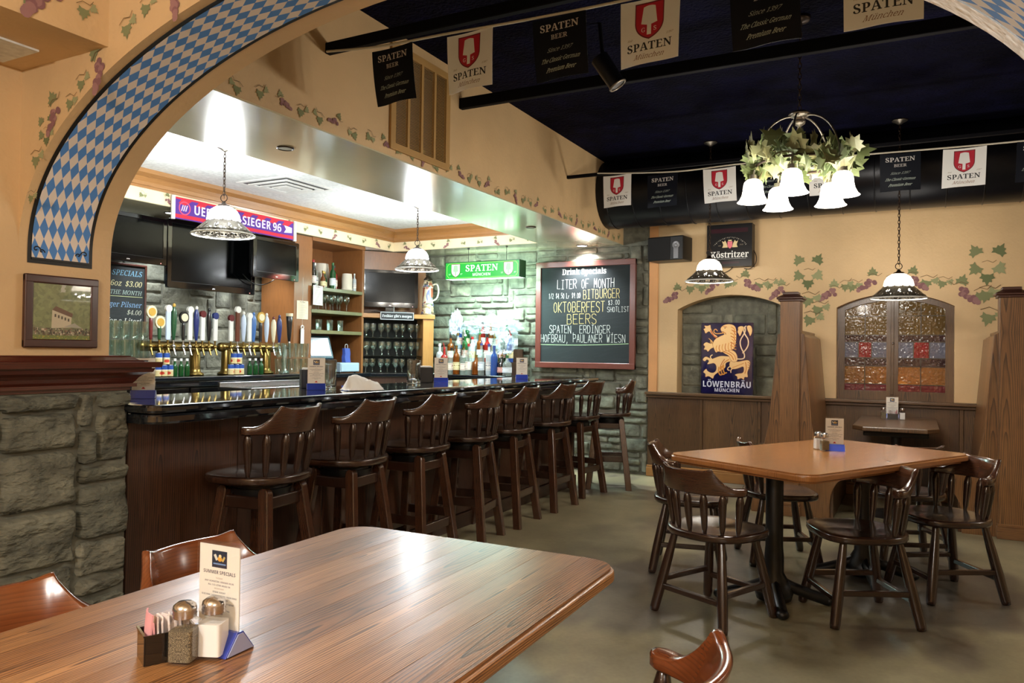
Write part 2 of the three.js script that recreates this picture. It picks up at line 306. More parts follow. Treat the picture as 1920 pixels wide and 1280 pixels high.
obj('painted_border', archStrip(-1.682, -1.938, 0.0015, 1.622), M.border, wallArch).userData.label = 'dark painted border line';
obj('lozenge_panel', archStrip(-1.697, -1.923, 0.003, 1.636), M.lozenge, wallArch).userData.label = 'blue and white painted lozenge pattern';
{ // dark scrolls in the panel's foot
  const gs = []; for (const [zc, d, k] of [[-1.715, -1, 1], [-1.735, -1, .7], [-1.903, 1, 1], [-1.878, 1, .7]]) { const p = []; for (let i = 0; i <= 20; i++) { const t = i / 20, a = t * 5.2, q = 0.016 * k * (1 - t * 0.8); p.push(V(AX - AA + 0.004, 1.650 + 0.022 * k + q * Math.sin(a) * 1.0 + t * 0.006, zc + d * q * Math.cos(a))); } gs.push(tube(p, 0.0022, 24, 4)); }
  gs.push(cb(AX - AA + 0.002, AX - AA + 0.005, 1.636, 1.644, -1.923, -1.697)); obj('painted_scroll', gs, M.border, wallArch);
}
for (const [px, py, k, s, ro, f] of [[-2.86, 2.02, 'leaf', 1.1, 0.2], [-2.80, 2.11, 'spray', .55, .1], [-2.75, 2.19, 'grape', 1.25, .5], [-2.66, 2.20, 'leaf', 1, 0], [-2.60, 2.26, 'leaf', 1.0, .3], [-2.50, 2.32, 'grape', 1.4, .7], [-2.36, 2.41, 'leaf', 1.2, .4], [-2.26, 2.46, 'leaf', 1.1, .2], [-2.12, 2.49, 'grape', 1.3, .9], [-1.98, 2.53, 'leaf', 1.1, .3], [-2.88, 1.88, 'leaf', .8, 0]]) vine(wallArch, k, V(px, py - 0.02, -1.6485), 0, s * 0.8, ro, f);
// front room shell
const wallLeft = struct('wall_left', boxUV(cb(-3.15, -2.96, 1.1, 2.95, -1.65, 3.2)), M.yellow);
struct('ceiling_front', boxUV(cb(-3.2, 3.8, 2.9, 3.0, -1.65, 3.4)), M.yellow);
const sofFront = struct('soffit_front', boxUV(cb(-2.96, -2.455, 2.335, 2.9, -1.65, 3.2)), M.yellow);
obj('ceiling_tile', boxUV(cb(-2.92, -2.70, 2.328, 2.336, -1.56, -0.9)), M.tile, sofFront);
for (const [z, y, k, s] of [[-1.45, 2.47, 'grape', 1.5], [-1.32, 2.5, 'leaf', 1.3], [-1.56, 2.43, 'leaf', .8], [-1.38, 2.40, 'leaf', .9]]) vine(sofFront, k, V(-2.4535, y, z), Math.PI / 2, s, 0.3);
struct('wall_back_front_room', boxUV(cb(-3.2, 3.8, 0, 3.0, 3.2, 3.4)), M.yellow);
struct('wall_right', boxUV(cb(3.6, 3.8, 0, 3.4, -8.4, 3.4)), M.yellow);
// stone pier and its wooden ledge
const pier = struct('wall_stone_pier', boxUV(cb(-3.2, -2.953, 0, 1.135, -2.10, 3.2)), M.mortar);
layStones(pier, 1.5, 1.125, 0.075, (x, y, o) => V(-2.948 + o, 0.004 + y, -2.105 + x), 21, { wMin: 2, wMax: 5, hMax: 3, deep: 0.034, rough: 0.03, mats: M.stoneNear, cells: 7, gap: 0.007 });
layStones(pier, 0.225, 1.125, 0.075, (x, y, o) => V(-3.195 + x, 0.004 + y, -2.095 - o * 0.4), 22, { wMin: 2, wMax: 3, hMax: 2, deep: 0.03, rough: 0.02, mats: M.stoneNear, cells: 3, gap: 0.007 });
{
  const gs = [], layer = (y0, y1, p0, p1) => {
    const g = new THREE.BoxGeometry(1, y1 - y0, 1).toNonIndexed(), P = g.attributes.position;
    for (let i = 0; i < P.count; i++) { const p = P.getY(i) < 0 ? p0 : p1; P.setXYZ(i, P.getX(i) < 0 ? -3.2 : -2.957 + p, P.getY(i) + (y0 + y1) / 2, P.getZ(i) < 0 ? -2.098 - p : 3.2); }
    g.computeVertexNormals(); gs.push(g);
  };
  layer(1.128, 1.142, .012, .012); layer(1.142, 1.156, .030, .030); layer(1.156, 1.166, .018, .026); layer(1.166, 1.180, .026, .034); layer(1.180, 1.193, .034, .047); layer(1.193, 1.204, .047, .066); layer(1.204, 1.220, .074, .080); layer(1.220, 1.224, .07, .07); layer(1.224, 1.247, .098, .102);
  layer(1.247, 1.254, .05, .046); layer(1.254, 1.266, .036, .02); layer(1.266, 1.272, .014, .01);
  struct('trim_1', boxUV(merge(gs), 'z'), M.mahog);
}
// dining room shell
struct('ceiling_dining', boxUV(cb(-2.97, 3.8, 3.28, 3.4, -8.4, -2.02), 'x'), M.blackCeil);
const wbShape = poly([[2.02, 2.506], [8.02, 2.506], [8.02, 3.4], [2.02, 3.4]]); wbShape.holes.push(poly([[3.805, 2.585], [3.805, 3.175], [4.395, 3.175], [4.395, 2.585]]));
const wallBar = struct('wall_bar', boxUV(extrude(wbShape, 0.12).rotateY(Math.PI / 2).translate(-2.99, 0, 0)), M.yellow);
for (let i = 0; i < 40; i++) { const z = -2.3 - i * 0.142, k = i % 3 === 1 ? 'grape' : 'leaf'; vine(wallBar, k, V(-2.8685, 2.565 + 0.012 * Math.sin(i * 2.1) + (i % 2) * 0.012, z), Math.PI / 2, k === 'leaf' ? 0.75 : 0.6, rr(-0.5, 0.5, rm), i % 2 === 0).scale.multiplyScalar(1.25); }
const soffit = struct('soffit_bar', boxUV(merge([cb(-3.66, -2.872, 2.497, 2.507, -8.02, -2.02), cb(-3.66, -2.99, 2.507, 2.76, -8.02, -2.02)]), 'z'), M.cream);
struct('soffit_end', boxUV(cb(-5.6, -3.66, 2.497, 2.76, -8.02, -7.475), 'x'), M.cream);
struct('soffit_back', boxUV(cb(-6.3, -5.605, 2.497, 2.76, -8.02, -2.02), 'z'), M.cream);
const tray = struct('ceiling_bar', boxUV(cb(-6.3, -3.6, 2.765, 2.86, -8.02, -2.02)), M.mortar);
for (let i = 0; i < 4; i++) for (let j = 0; j < 5; j++) obj('ceiling_tile', boxUV(cb(-5.66 + i * 0.5, -5.663 + (i + 1) * 0.5, 2.752, 2.766, -7.53 + j * 1.1, -7.533 + (j + 1) * 1.1)), M.tile, tray);
{ // ivory band with vines, then the wooden crown
  const band = struct('trim_2', boxUV(merge([cb(-5.606, -5.592, 2.499, 2.61, -7.48, -2.02), cb(-5.6, -3.66, 2.499, 2.61, -7.478, -7.464)])), M.ivory);
  for (let i = 0; i < 20; i++) vine(band, i % 3 === 0 ? 'grape' : 'leaf', V(-5.5905, 2.558 + (i % 3 === 0 ? 0.006 : 0.0), -2.9 - i * 0.235), Math.PI / 2, 0.78, rr(-0.4, 0.4, rm), i % 2 === 0);
  for (let i = 0; i < 9; i++) vine(band, i % 3 === 0 ? 'grape' : 'leaf', V(-5.42 + i * 0.205, 2.558, -7.4625), 0, 0.78, rr(-0.4, 0.4, rm), i % 2 === 0);
  const prof = poly([[0, 0], [0.018, 0], [0.022, 0.018], [0.03, 0.022], [0.034, 0.05], [0.05, 0.085], [0.075, 0.105], [0.085, 0.112], [0.09, 0.145], [0, 0.145]]);
  const a = extrude(prof, 5.46).translate(-5.598, 2.607, -7.48);
  const b = extrude(prof, 1.95).rotateY(-Math.PI / 2).translate(-3.65, 2.607, -7.472);
  struct('trim_3', merge([boxUV(a, 'z'), boxUV(b, 'x')]), M.oakTrim);
}
// stone walls behind the bar
const wallEnd = struct('wall_end', boxUV(cb(-6.3, -2.56, 0, 3.4, -8.25, -8.0)), M.mortar);
layStones(wallEnd, 3.525, 2.475, 0.075, (x, y, o) => V(-6.09 + x, 0.02 + y, -8.005 + o), 31, { wMin: 3, wMax: 7, hMax: 2, deep: 0.035, rough: 0.022, gap: 0.006, keep: (x, y) => y > 0.98 || x > 2.4 });
const wallBack = struct('wall_back', boxUV(cb(-6.35, -6.14, 0, 2.86, -8.25, -2.02)), M.mortar);
layStones(wallBack, 2.4, 1.5, 0.1, (x, y, o) => V(-6.145 + o, 1.0 + y, -6.2 + x), 32, { wMin: 2, wMax: 5, hMax: 2, deep: 0.02, rough: 0.008, gap: 0.004 });
// dining wall with the stone niche and the leaded window
const seg = (cx, hw, y0, sp, rise, path) => { const R = (hw * hw + rise * rise) / (2 * rise), cy = sp + rise - R, a = Math.asin(hw / R); path.moveTo(cx - hw, y0); path.lineTo(cx + hw, y0); path.lineTo(cx + hw, sp); for (let i = 1; i <= 20; i++) { const t = a - 2 * a * i / 20; path.lineTo(cx + R * Math.sin(t), cy + R * Math.cos(t)); } path.lineTo(cx - hw, y0); return path; };
const arcY = (cx, hw, sp, rise, x) => { const R = (hw * hw + rise * rise) / (2 * rise); return sp + rise - R + Math.sqrt(R * R - (x - cx) * (x - cx)); };
const dShape = poly([[-2.56, 0], [3.7, 0], [3.7, 3.4], [-2.56, 3.4]]);
dShape.holes.push(seg(-1.70, 0.555, 0.89, 1.782, 0.145, new THREE.Path()), seg(-0.2, 0.495, 0.89, 1.78, 0.125, new THREE.Path()));
const wallDin = struct('wall_dining', boxUV(extrude(dShape, 0.2, 0, 12).translate(0, 0, -8.2)), M.yellow);
const nicheBack = struct('wall_niche', boxUV(cb(-2.3, -1.1, 0.85, 2.0, -8.4, -8.19)), M.mortar);
layStones(nicheBack, 1.11, 1.1, 0.11, (x, y, o) => V(-2.256 + x, 0.86 + y, -8.192 + o), 44, { wMin: 2, wMax: 4, hMax: 2, deep: 0.022, rough: 0.008, gap: 0.004, keep: (x, y) => y < 0.99 });
obj('corner_board', boxUV(cb(-2.565, -2.47, 0.9, 2.75, -8.0, -7.985)), M.peach, wallDin);
{
  const arcV = (cx, hw, sp, rise, list) => list.forEach(([x, k, s, f], i) => vine(wallDin, k, V(x, arcY(cx, hw + 0.3, sp, rise + 0.1, x) + 0.075 + (i % 2) * 0.02, -7.9985), 0, s * (k === 'leaf' ? 1.45 : 1.25), rr(-0.3, 0.3, rm), f));
  arcV(-1.7, 0.555, 1.74, 0.145, [[-2.26, 'grape', 1.3], [-2.12, 'leaf', 1.2], [-2.0, 'leaf', 1.2], [-1.86, 'grape', 1.2], [-1.72, 'leaf', 1.1], [-1.56, 'grape', 1.35, true], [-1.42, 'leaf', 1.2], [-1.32, 'leaf', 1], [-1.2, 'grape', 1.2]]);
  arcV(-0.2, 0.495, 1.74, 0.125, [[-0.72, 'grape', 1.3], [-0.62, 'leaf', 1.0], [-0.55, 'leaf', 1.1], [-0.38, 'grape', 1.3], [-0.22, 'leaf', 1], [-0.05, 'grape', 1.3, true], [0.07, 'leaf', 1.2], [0.2, 'leaf', 1], [0.34, 'grape', 1.5, true], [0.5, 'leaf', 1.2]]);
  for (const [x, y, k, s] of [[-0.955, 2.13, 'spray', 1.15], [-0.95, 1.88, 'leaf', 1.2], [-0.93, 1.69, 'leaf', 1.2], [0.545, 2.14, 'spray', 1.2], [0.545, 1.90, 'leaf', 1.2], [0.56, 1.70, 'leaf', 1.3], [-0.86, 1.79, 'leaf', 1.1]]) vine(wallDin, k, V(x, y, -7.9985), 0, s * (k === 'leaf' ? 1.7 : 1.15), 0);
}
// wainscot, rail, skirting
{
  const w = struct('trim_4', boxUV(cb(-2.565, 3.6, 0.0, 0.875, -8.0, -7.982)), M.wainsB);
  for (let i = 0; i < 10; i++) obj('wood_panel', boxUV(crb(-2.555 + i * 0.585, -2.005 + i * 0.585, 0.10, 0.868, -7.984, -7.974, 0.003), 'y', [i * 0.37, i * 0.61]), i % 2 ? M.wains : M.wainsB, w);
  for (let i = 0; i < 10; i++) obj('stile', boxUV(crb(-2.003 + i * 0.585, -1.972 + i * 0.585, 0.10, 0.868, -7.984, -7.968, 0.003), 'y', [i * 0.3, 0]), M.wains, w);
  struct('trim_5', boxUV(merge([crb(-2.585, 3.6, 0.873, 0.905, -8.0, -7.915, 0.008), crb(-2.575, 3.6, 0.845, 0.873, -8.0, -7.945, 0.006)]), 'x'), M.wains);
  struct('baseboard_back', boxUV(merge([crb(-2.57, 3.6, 0.0, 0.10, -7.99, -7.955, 0.006), crb(-2.57, 3.6, 0.10, 0.12, -7.99, -7.965, 0.006)]), 'x'), M.oakTrim);
}
// leaded window
{
  const win = struct('window_1', (() => {
    const outer = seg(-0.2, 0.495, 0.885, 1.78, 0.125, new THREE.Shape());
    const top = (x) => arcY(-0.2, 0.495, 1.78, 0.125, x) - 0.055;
    const hole = (x0, x1) => { const p = new THREE.Path(); p.moveTo(x0, 0.985); p.lineTo(x1, 0.985); for (let i = 0; i <= 10; i++) { const x = lerp(x1, x0, i / 10); p.lineTo(x, top(x)); } p.lineTo(x0, 0.985); return p; };
    outer.holes.push(hole(-0.627, -0.262), hole(-0.162, 0.226));
    return boxUV(merge([extrude(outer, 0.06, 0.0).translate(0, 0, -8.16), crb(-0.225, -0.198, 0.95, 1.85, -8.1, -8.088, 0.004)]));
  })(), M.wains);
  const glassBump = dataTex(256, 256, (u, v) => { const t = 255 * fbm(u * 24, v * 24, 1); return [t, t, t]; }, false, 0.36, 0.36);
  const pane = (c, t = 0.35, ro = 0.12) => phy({ color: c, roughness: ro, transmission: t, thickness: 0, bumpMap: glassBump, bumpScale: 0.0028, clearcoat: 1, clearcoatRoughness: 0.02 });
  const top = (x) => arcY(-0.2, 0.495, 1.78, 0.125, x) - 0.05;
  const G = { brown: pane('#6a5228', 0.2), purple: pane('#2e1626', 0.15), pale: pane('#5f657a', 0.15), red: pane('#860a20', 0.15), amber: pane('#a88a54', 0.7), wine: pane('#7d2435', 0.5) };
  const rect = (x0, x1, y0, y1, m, arched) => { const s = new THREE.Shape(); s.moveTo(x0, y0); s.lineTo(x1, y0); if (arched) for (let i = 0; i <= 6; i++) { const x = lerp(x1, x0, i / 6); s.lineTo(x, top(x)); } else { s.lineTo(x1, y1); s.lineTo(x0, y1); } s.lineTo(x0, y0); obj('pane', boxUV(extrude(s, 0.005).translate(0, 0, -8.135)), m, win); };
  const g = 0.003, lead = [];
  for (const [x0, xm, x1, ra, rb] of [[-0.635, -0.45, -0.255, -0.508, -0.392], [-0.17, 0.026, 0.234, -0.035, 0.095]]) {
    for (const [a, b] of [[x0, xm - g], [xm + g, x1]]) {
      rect(a, b, 1.703, 0, G.brown, true); rect(a, b, 1.523, 1.697, G.brown); rect(a, b, 1.456, 1.517, G.purple); rect(a, b, 1.223, 1.297, G.purple); rect(a, b, 1.053, 1.217, G.amber); rect(a, b, 0.975, 1.047, G.wine);
    }
    rect(x0, ra - g, 1.303, 1.45, G.pale); rect(ra + g, rb - g, 1.303, 1.45, G.red); rect(rb + g, x1, 1.303, 1.45, G.pale);
    for (const y of [1.7, 1.52, 1.453, 1.3, 1.22, 1.05]) lead.push(cb(x0, x1, y - 0.004, y + 0.004, -8.136, -8.127));
    lead.push(cb(xm - 0.004, xm + 0.004, 1.453, top(xm), -8.136, -8.127), cb(xm - 0.004, xm + 0.004, 0.98, 1.3, -8.136, -8.127));
    for (const x of [ra, rb]) lead.push(cb(x - 0.004, x + 0.004, 1.3, 1.453, -8.136, -8.127));
  }
  obj('lead_came', lead, M.pewter, win);
  obj('window_knob', new THREE.SphereGeometry(0.011, 12, 8).translate(-0.205, 1.44, -8.08), M.steel, win);
  // the room behind the glass: a shallow lobby with its own small lamp
  struct('wall_lobby', boxUV(merge([cb(-1.0, 0.6, 0.4, 0.85, -8.9, -8.2), cb(-1.0, 0.6, 2.05, 2.15, -8.9, -8.2), cb(-1.08, -0.98, 0.4, 2.15, -8.9, -8.2), cb(0.58, 0.68, 0.4, 2.15, -8.9, -8.2), cb(-1.08, 0.68, 0.4, 2.15, -9.0, -8.9)])), M.peach);
  const lt = thing('lobby_lamp', 'small glowing lamp behind the amber panes of the leaded window', 'lamp', [-0.13, 0.85, -8.5]);
  obj('lamp_base', lathe([[0, 0], [0.05, 0], [0.05, 0.012], [0.012, 0.03], [0.01, 0.14], [0, 0.14]]), M.brass, lt);
  obj('lamp_bulb', new THREE.SphereGeometry(0.045, 20, 14).translate(0, 0.18, 0), M.glow('#ffcf80', 3), lt);
  lamp(new THREE.Color(1, 0.76, 0.42), 1.0, 0, 0.18, 0, 4, lt);
}

// ------------------------------------------------------------------ bar counter
{
  const t = thing('bar_counter', 'long bar with dark wood front and thick black granite top running beside the stools', 'bar', [0, 0, 0]);
  const topShape = (e) => { const s = new THREE.Shape(), r = 0.07; s.moveTo(-2.935, 2.085 + e); s.lineTo(-2.77 - e - r, 2.085 + e); s.absarc(-2.77 - e - r, 2.085 + e + r, r, -Math.PI / 2, 0); s.lineTo(-2.77 - e, 7.05 - e); s.lineTo(-3.40, 7.05 - e); s.lineTo(-3.40, 2.14); s.lineTo(-2.935, 2.14); s.lineTo(-2.935, 2.085 + e); return s; };
  const slab = (e, y0, y1, b) => extrude(topShape(e + b), (y1 - y0) - 2 * b, b).rotateX(-Math.PI / 2).scale(1, 1, 1).translate(0, y0 + b, 0);
  obj('countertop', boxUV(merge([slab(0, 1.033, 1.07, 0.012), slab(0.012, 0.985, 1.031, 0.012)])), M.granite, t);
  for (let i = 0; i < 8; i++) { const z0 = -2.14 - i * 0.608; obj('front_panel', boxUV(crb(-3.02, -2.995, 0.11, 0.985, z0 - 0.604, z0, 0.004), 'y', [i * 0.43, i * 0.7]), i % 3 === 1 ? M.barPanelB : M.barPanelA, t); }
  obj('end_panel', boxUV(crb(-3.35, -3.02, 0.0, 0.985, -7.02, -6.99, 0.004)), M.barPanelA, t);
  obj('carcass', boxUV(cb(-3.36, -3.022, 0.02, 0.985, -6.99, -2.14)), M.barPanelB, t);
  obj('plinth', boxUV(crb(-3.03, -2.98, 0, 0.105, -7.02, -2.14, 0.006), 'z'), M.barPanelB, t);
}

// ------------------------------------------------------------------ captain's chairs and bar stools
function seatGeo(a, d, th, y) {        // saddled wooden seat, top at y
  const N = 40, pos = [], uv = [], idx = [];
  const rad = (th_) => { const c = Math.cos(th_), s = Math.sin(th_), n = s > 0 ? 3.2 : 2.3; return Math.pow(Math.pow(Math.abs(c) / a, n) + Math.pow(Math.abs(s) / d, n), -1 / n); };
  const rings = [[0, 0], [0.3, 0], [0.55, 0], [0.78, 0], [0.92, 0], [0.985, -0.003], [1, -0.010], [1, -th + 0.010], [0.975, -th], [0.5, -th], [0, -th]];
  rings.forEach(([q, dy], k) => { for (let i = 0; i <= N; i++) { const t = i / N * Math.PI * 2, R = rad(t) * q, x = R * Math.cos(t), z = R * Math.sin(t); let yy = y + dy; if (k < 5) { const hol = Math.max(0, 1 - Math.pow(q / 0.9, 2)); yy -= 0.016 * hol * (0.75 + 0.5 * Math.cos(2 * t) * q) - 0.006 * Math.exp(-x * x / 0.0016) * (z > 0 ? 1 : 0) * hol; } pos.push(x, yy, z); uv.push(x * 1.0, z); } });
  for (let k = 0; k < rings.length - 1; k++) for (let i = 0; i < N; i++) { const p = k * (N + 1) + i; idx.push(p, p + 1, p + N + 1, p + 1, p + N + 2, p + N + 1); }
  const g = new THREE.BufferGeometry(); g.setAttribute('position', new THREE.Float32BufferAttribute(pos, 3)); g.setAttribute('uv', new THREE.Float32BufferAttribute(uv, 2)); g.setIndex(idx); g.computeVertexNormals(); return g;
}
// bent back rail: low arms that sweep up behind; back is at -z
const CX = 0.245, CZ = 0.225, PM = 71 * D2R;
const railPt = (p) => [CX * Math.sin(p), -CZ * Math.cos(p) + (Math.abs(p) > Math.PI / 2 ? 0.10 * (Math.abs(p) - Math.PI / 2) : 0) - 0.0];
function crestGeo(y0, k = 1) {
  const N = 72, sec = 12, pos = [], uv = [], idx = []; let s = 0, pv;
  for (let i = 0; i <= N; i++) {
    const p = -PM + 2 * PM * i / N, a = Math.abs(p) / D2R, q = clamp((a - 32) / 27, 0, 1), h = 0.036 + 0.080 * Math.pow(1 - q, 2.0) + 0.012 * Math.exp(-Math.pow((a - 32) / 7, 2)) * (a <= 32 ? 1 : 0.4);
    const th = lerp(0.026, 0.052, sm(36, 64, a)) * (a > 66 ? lerp(1, 0.6, (a - 66) / 5) : 1), [x, z] = railPt(p), lean = 0.28;
    if (pv) s += Math.hypot(x - pv[0], z - pv[1]); pv = [x, z];
    const nx = Math.sin(p) * CZ, nz = -Math.cos(p) * CX, nl = Math.hypot(nx, nz), b = 0.006, top = h - b;
    const cs = [[-th / 2 + b, 0], [th / 2 - b, 0], [th / 2, b], [th / 2, h / 2], [th / 2, top], [th / 2 - b, h], [0, h + 0.001], [-th / 2 + b, h], [-th / 2, top], [-th / 2, h / 2], [-th / 2, b], [-th / 2 + b, 0]];
    for (const [o, v] of cs) { const out = o + lean * v * sm(66, 26, a); pos.push((x + nx / nl * out) * k, y0 + v, (z + nz / nl * out) * k); uv.push(v + o, s); }
  }
  for (let i = 0; i < N; i++) for (let j = 0; j < sec - 1; j++) { const p = i * sec + j; idx.push(p, p + 1, p + sec, p + 1, p + sec + 1, p + sec); }
  for (const [o, f] of [[0, 1], [N * sec, -1]]) for (let j = 1; j < sec - 2; j++) f > 0 ? idx.push(o, o + j + 1, o + j) : idx.push(o, o + j, o + j + 1);
  const g = new THREE.BufferGeometry(); g.setAttribute('position', new THREE.Float32BufferAttribute(pos, 3)); g.setAttribute('uv', new THREE.Float32BufferAttribute(uv, 2)); g.setIndex(idx); g.computeVertexNormals(); return g;
}
const spindleGeo = (L) => boxUV(lathe([[0, 0], [0.008, 0], [0.010, 0.02 * L / 0.22], [0.0145, L * 0.2], [0.018, L * 0.5], [0.0205, L * 0.74], [0.0205, L * 0.82], [0.015, L * 0.93], [0.009, L], [0, L]], 10));
function upper(t, y, k, m, mEdge) {   // seat, spindles and back rail shared by chairs and stools
  obj('seat', seatGeo(0.232 * k, 0.222 * k, 0.038, y), m, t);
  const railY = y + 0.190;
  for (const p of [-64, -43, -21, 0, 21, 43, 64]) {
    const [x, z] = railPt(p * D2R), a = V(x * k * 0.90, y - 0.012, z * k * 0.87), b = V(x * k, railY + 0.006, z * k);
    obj('spindle', orient(spindleGeo(b.distanceTo(a)), a, b), m, t);
  }
  obj('back_rail', crestGeo(railY, k), mEdge, t);
}
function makeChair(name, label, pos, turn, m, mEdge, group) {
  const t = thing(name, label, 'chair', pos, turn, group); upper(t, 0.445, 1, m, mEdge);
  const foot = [[-0.215, -0.215], [0.215, -0.215], [-0.205, 0.20], [0.205, 0.20]], head = foot.map(([x, z]) => [x * 0.66, z * 0.64]);
  const at = (i, y) => { const q = y / 0.415; return V(lerp(foot[i][0], head[i][0], q), y, lerp(foot[i][1], head[i][1], q)); };
  foot.forEach((f, i) => { const L = at(i, 0).distanceTo(at(i, 0.425)); obj('leg', orient(boxUV(lathe([[0, 0.0], [0.021, 0.002], [0.0245, 0.02], [0.0265, L * 0.35], [0.0235, L * 0.65], [0.0175, L * 0.94], [0.016, L]], 10)), at(i, 0), at(i, 0.425)), m, t); });
  for (const [i, j, y] of [[0, 1, 0.13], [2, 3, 0.13], [0, 2, 0.165], [1, 3, 0.165]]) { const a = at(i, y), b = at(j, y), L = a.distanceTo(b); obj('stretcher', orient(boxUV(rbx(0.027, L, 0.027, 0.005), 'y').translate(0, L / 2, 0), a, b), m, t); }
  return t;
}
function makeStool(label, pos, turn, group) {
  const t = thing('bar_stool', label, 'bar stool', pos, turn, group), m = M.stool, y = 0.735; upper(t, y, 0.98, m, M.stoolEdge);
  obj('swivel_plate', merge([cyl(0.115, 0.125, 0.03, 0, y - 0.055, 0, 24), cyl(0.14, 0.13, 0.03, 0, y - 0.085, 0, 24)]), M.black, t);
  const foot = [[-0.20, -0.20], [0.20, -0.20], [-0.19, 0.19], [0.19, 0.19]], head = foot.map(([x, z]) => [x * 0.62, z * 0.62]);
  const at = (i, q) => V(lerp(foot[i][0], head[i][0], q / 0.66), q, lerp(foot[i][1], head[i][1], q / 0.66));
  foot.forEach((f, i) => { const a = at(i, 0), b = at(i, 0.67), L = a.distanceTo(b); const s = new THREE.Shape(); s.moveTo(-0.024, 0); s.lineTo(0.024, 0); s.lineTo(0.022, L - 0.02); s.absarc(0, L - 0.02, 0.022, 0, Math.PI); s.lineTo(-0.024, 0); obj('leg', orient(boxUV(extrude(s, 0.032, 0.005).translate(0, 0, -0.016).rotateY(Math.PI / 2 + 0), 'y'), a, b), M.stoolEdge, t); });
  obj('seat_block', boxUV(crb(-0.135, 0.135, y - 0.16, y - 0.10, -0.135, 0.135, 0.01)), m, t);
  for (const [i, j, q] of [[0, 1, 0.24], [2, 3, 0.20], [0, 2, 0.29], [1, 3, 0.29]]) { const a = at(i, q), b = at(j, q), w = Math.abs(a.x - b.x), d = Math.abs(a.z - b.z), c = a.clone().add(b).multiplyScalar(0.5); obj('foot_rest', boxUV(rbx(w > d ? w : 0.026, 0.055, w > d ? 0.026 : d, 0.005, c.x, c.y, c.z), w > d ? 'x' : 'z'), m, t); }
  return t;
}
const STOOLG = 'swivel bar stools in a row along the bar';
const SL = ['nearest dark wooden swivel bar stool, by the stone pier end of the bar', 'second dark wooden bar stool from the stone pier along the bar', 'third dark wooden bar stool from the stone pier, in front of the white crumpled cloth', 'fourth dark wooden bar stool counted from the stone pier end', 'fifth dark wooden bar stool counted from the stone pier end', 'third-last dark wooden bar stool before the end wall with the chalkboard', 'second-last dark wooden bar stool, at the far corner of the bar', 'farthest dark wooden bar stool, beyond the bar and against the stone end wall'];
const SP = [[-2.74, -2.66, -84], [-2.77, -3.30, -86], [-2.78, -3.95, -88], [-2.79, -4.60, -80], [-2.82, -5.23, -86], [-2.81, -5.92, -92], [-2.83, -6.63, -98], [-2.69, -7.13, -70]];
SP.forEach(([x, z, a], i) => { if (i === 0) SP.proto = makeStool(SL[0], [x, 0, z], a * D2R, STOOLG); else dup(SP.proto, SL[i], [x, 0, z], a * D2R); });
const CH1 = 'wooden captain chairs round the near oak table', CH2 = 'dark wooden captain chairs round the far oak table';
const nearChair = makeChair('captain_chair', 'wooden captain chair with lit-coloured rail behind the near table, beside the bar front', [-1.60, 0, -1.50], 88 * D2R, M.stool, M.chairRailLit, CH1);
dup(nearChair, 'wooden captain chair with lit-coloured rail at the near table, in front of the stone pier', [-1.62, 0, -0.98], 90 * D2R);
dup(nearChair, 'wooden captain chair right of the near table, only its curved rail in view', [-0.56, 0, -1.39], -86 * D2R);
const farChair = makeChair('captain_chair', 'dark captain chair with its back to us, near end of the far table', [-0.90, 0, -3.93], 155 * D2R, M.stool, M.stoolEdge, CH2);
dup(farChair, 'dark captain chair with a glossy rail, left corner of the far table nearest the bar', [-1.235, 0, -4.72], 78 * D2R);
dup(farChair, 'dark captain chair behind the far table, its rail just above the tabletop', [-0.79, 0, -5.21], 66 * D2R);
dup(farChair, 'dark captain chair right of the far table, nearer of the two there', [-0.265, 0, -4.27], -118 * D2R);
dup(farChair, 'dark captain chair right of the far table, in front of the right booth post', [0.13, 0, -4.92], -122 * D2R);
dup(farChair, 'dark captain chair behind the far table by the small booth table, mostly hidden', [-0.07, 0, -5.64], -22 * D2R);

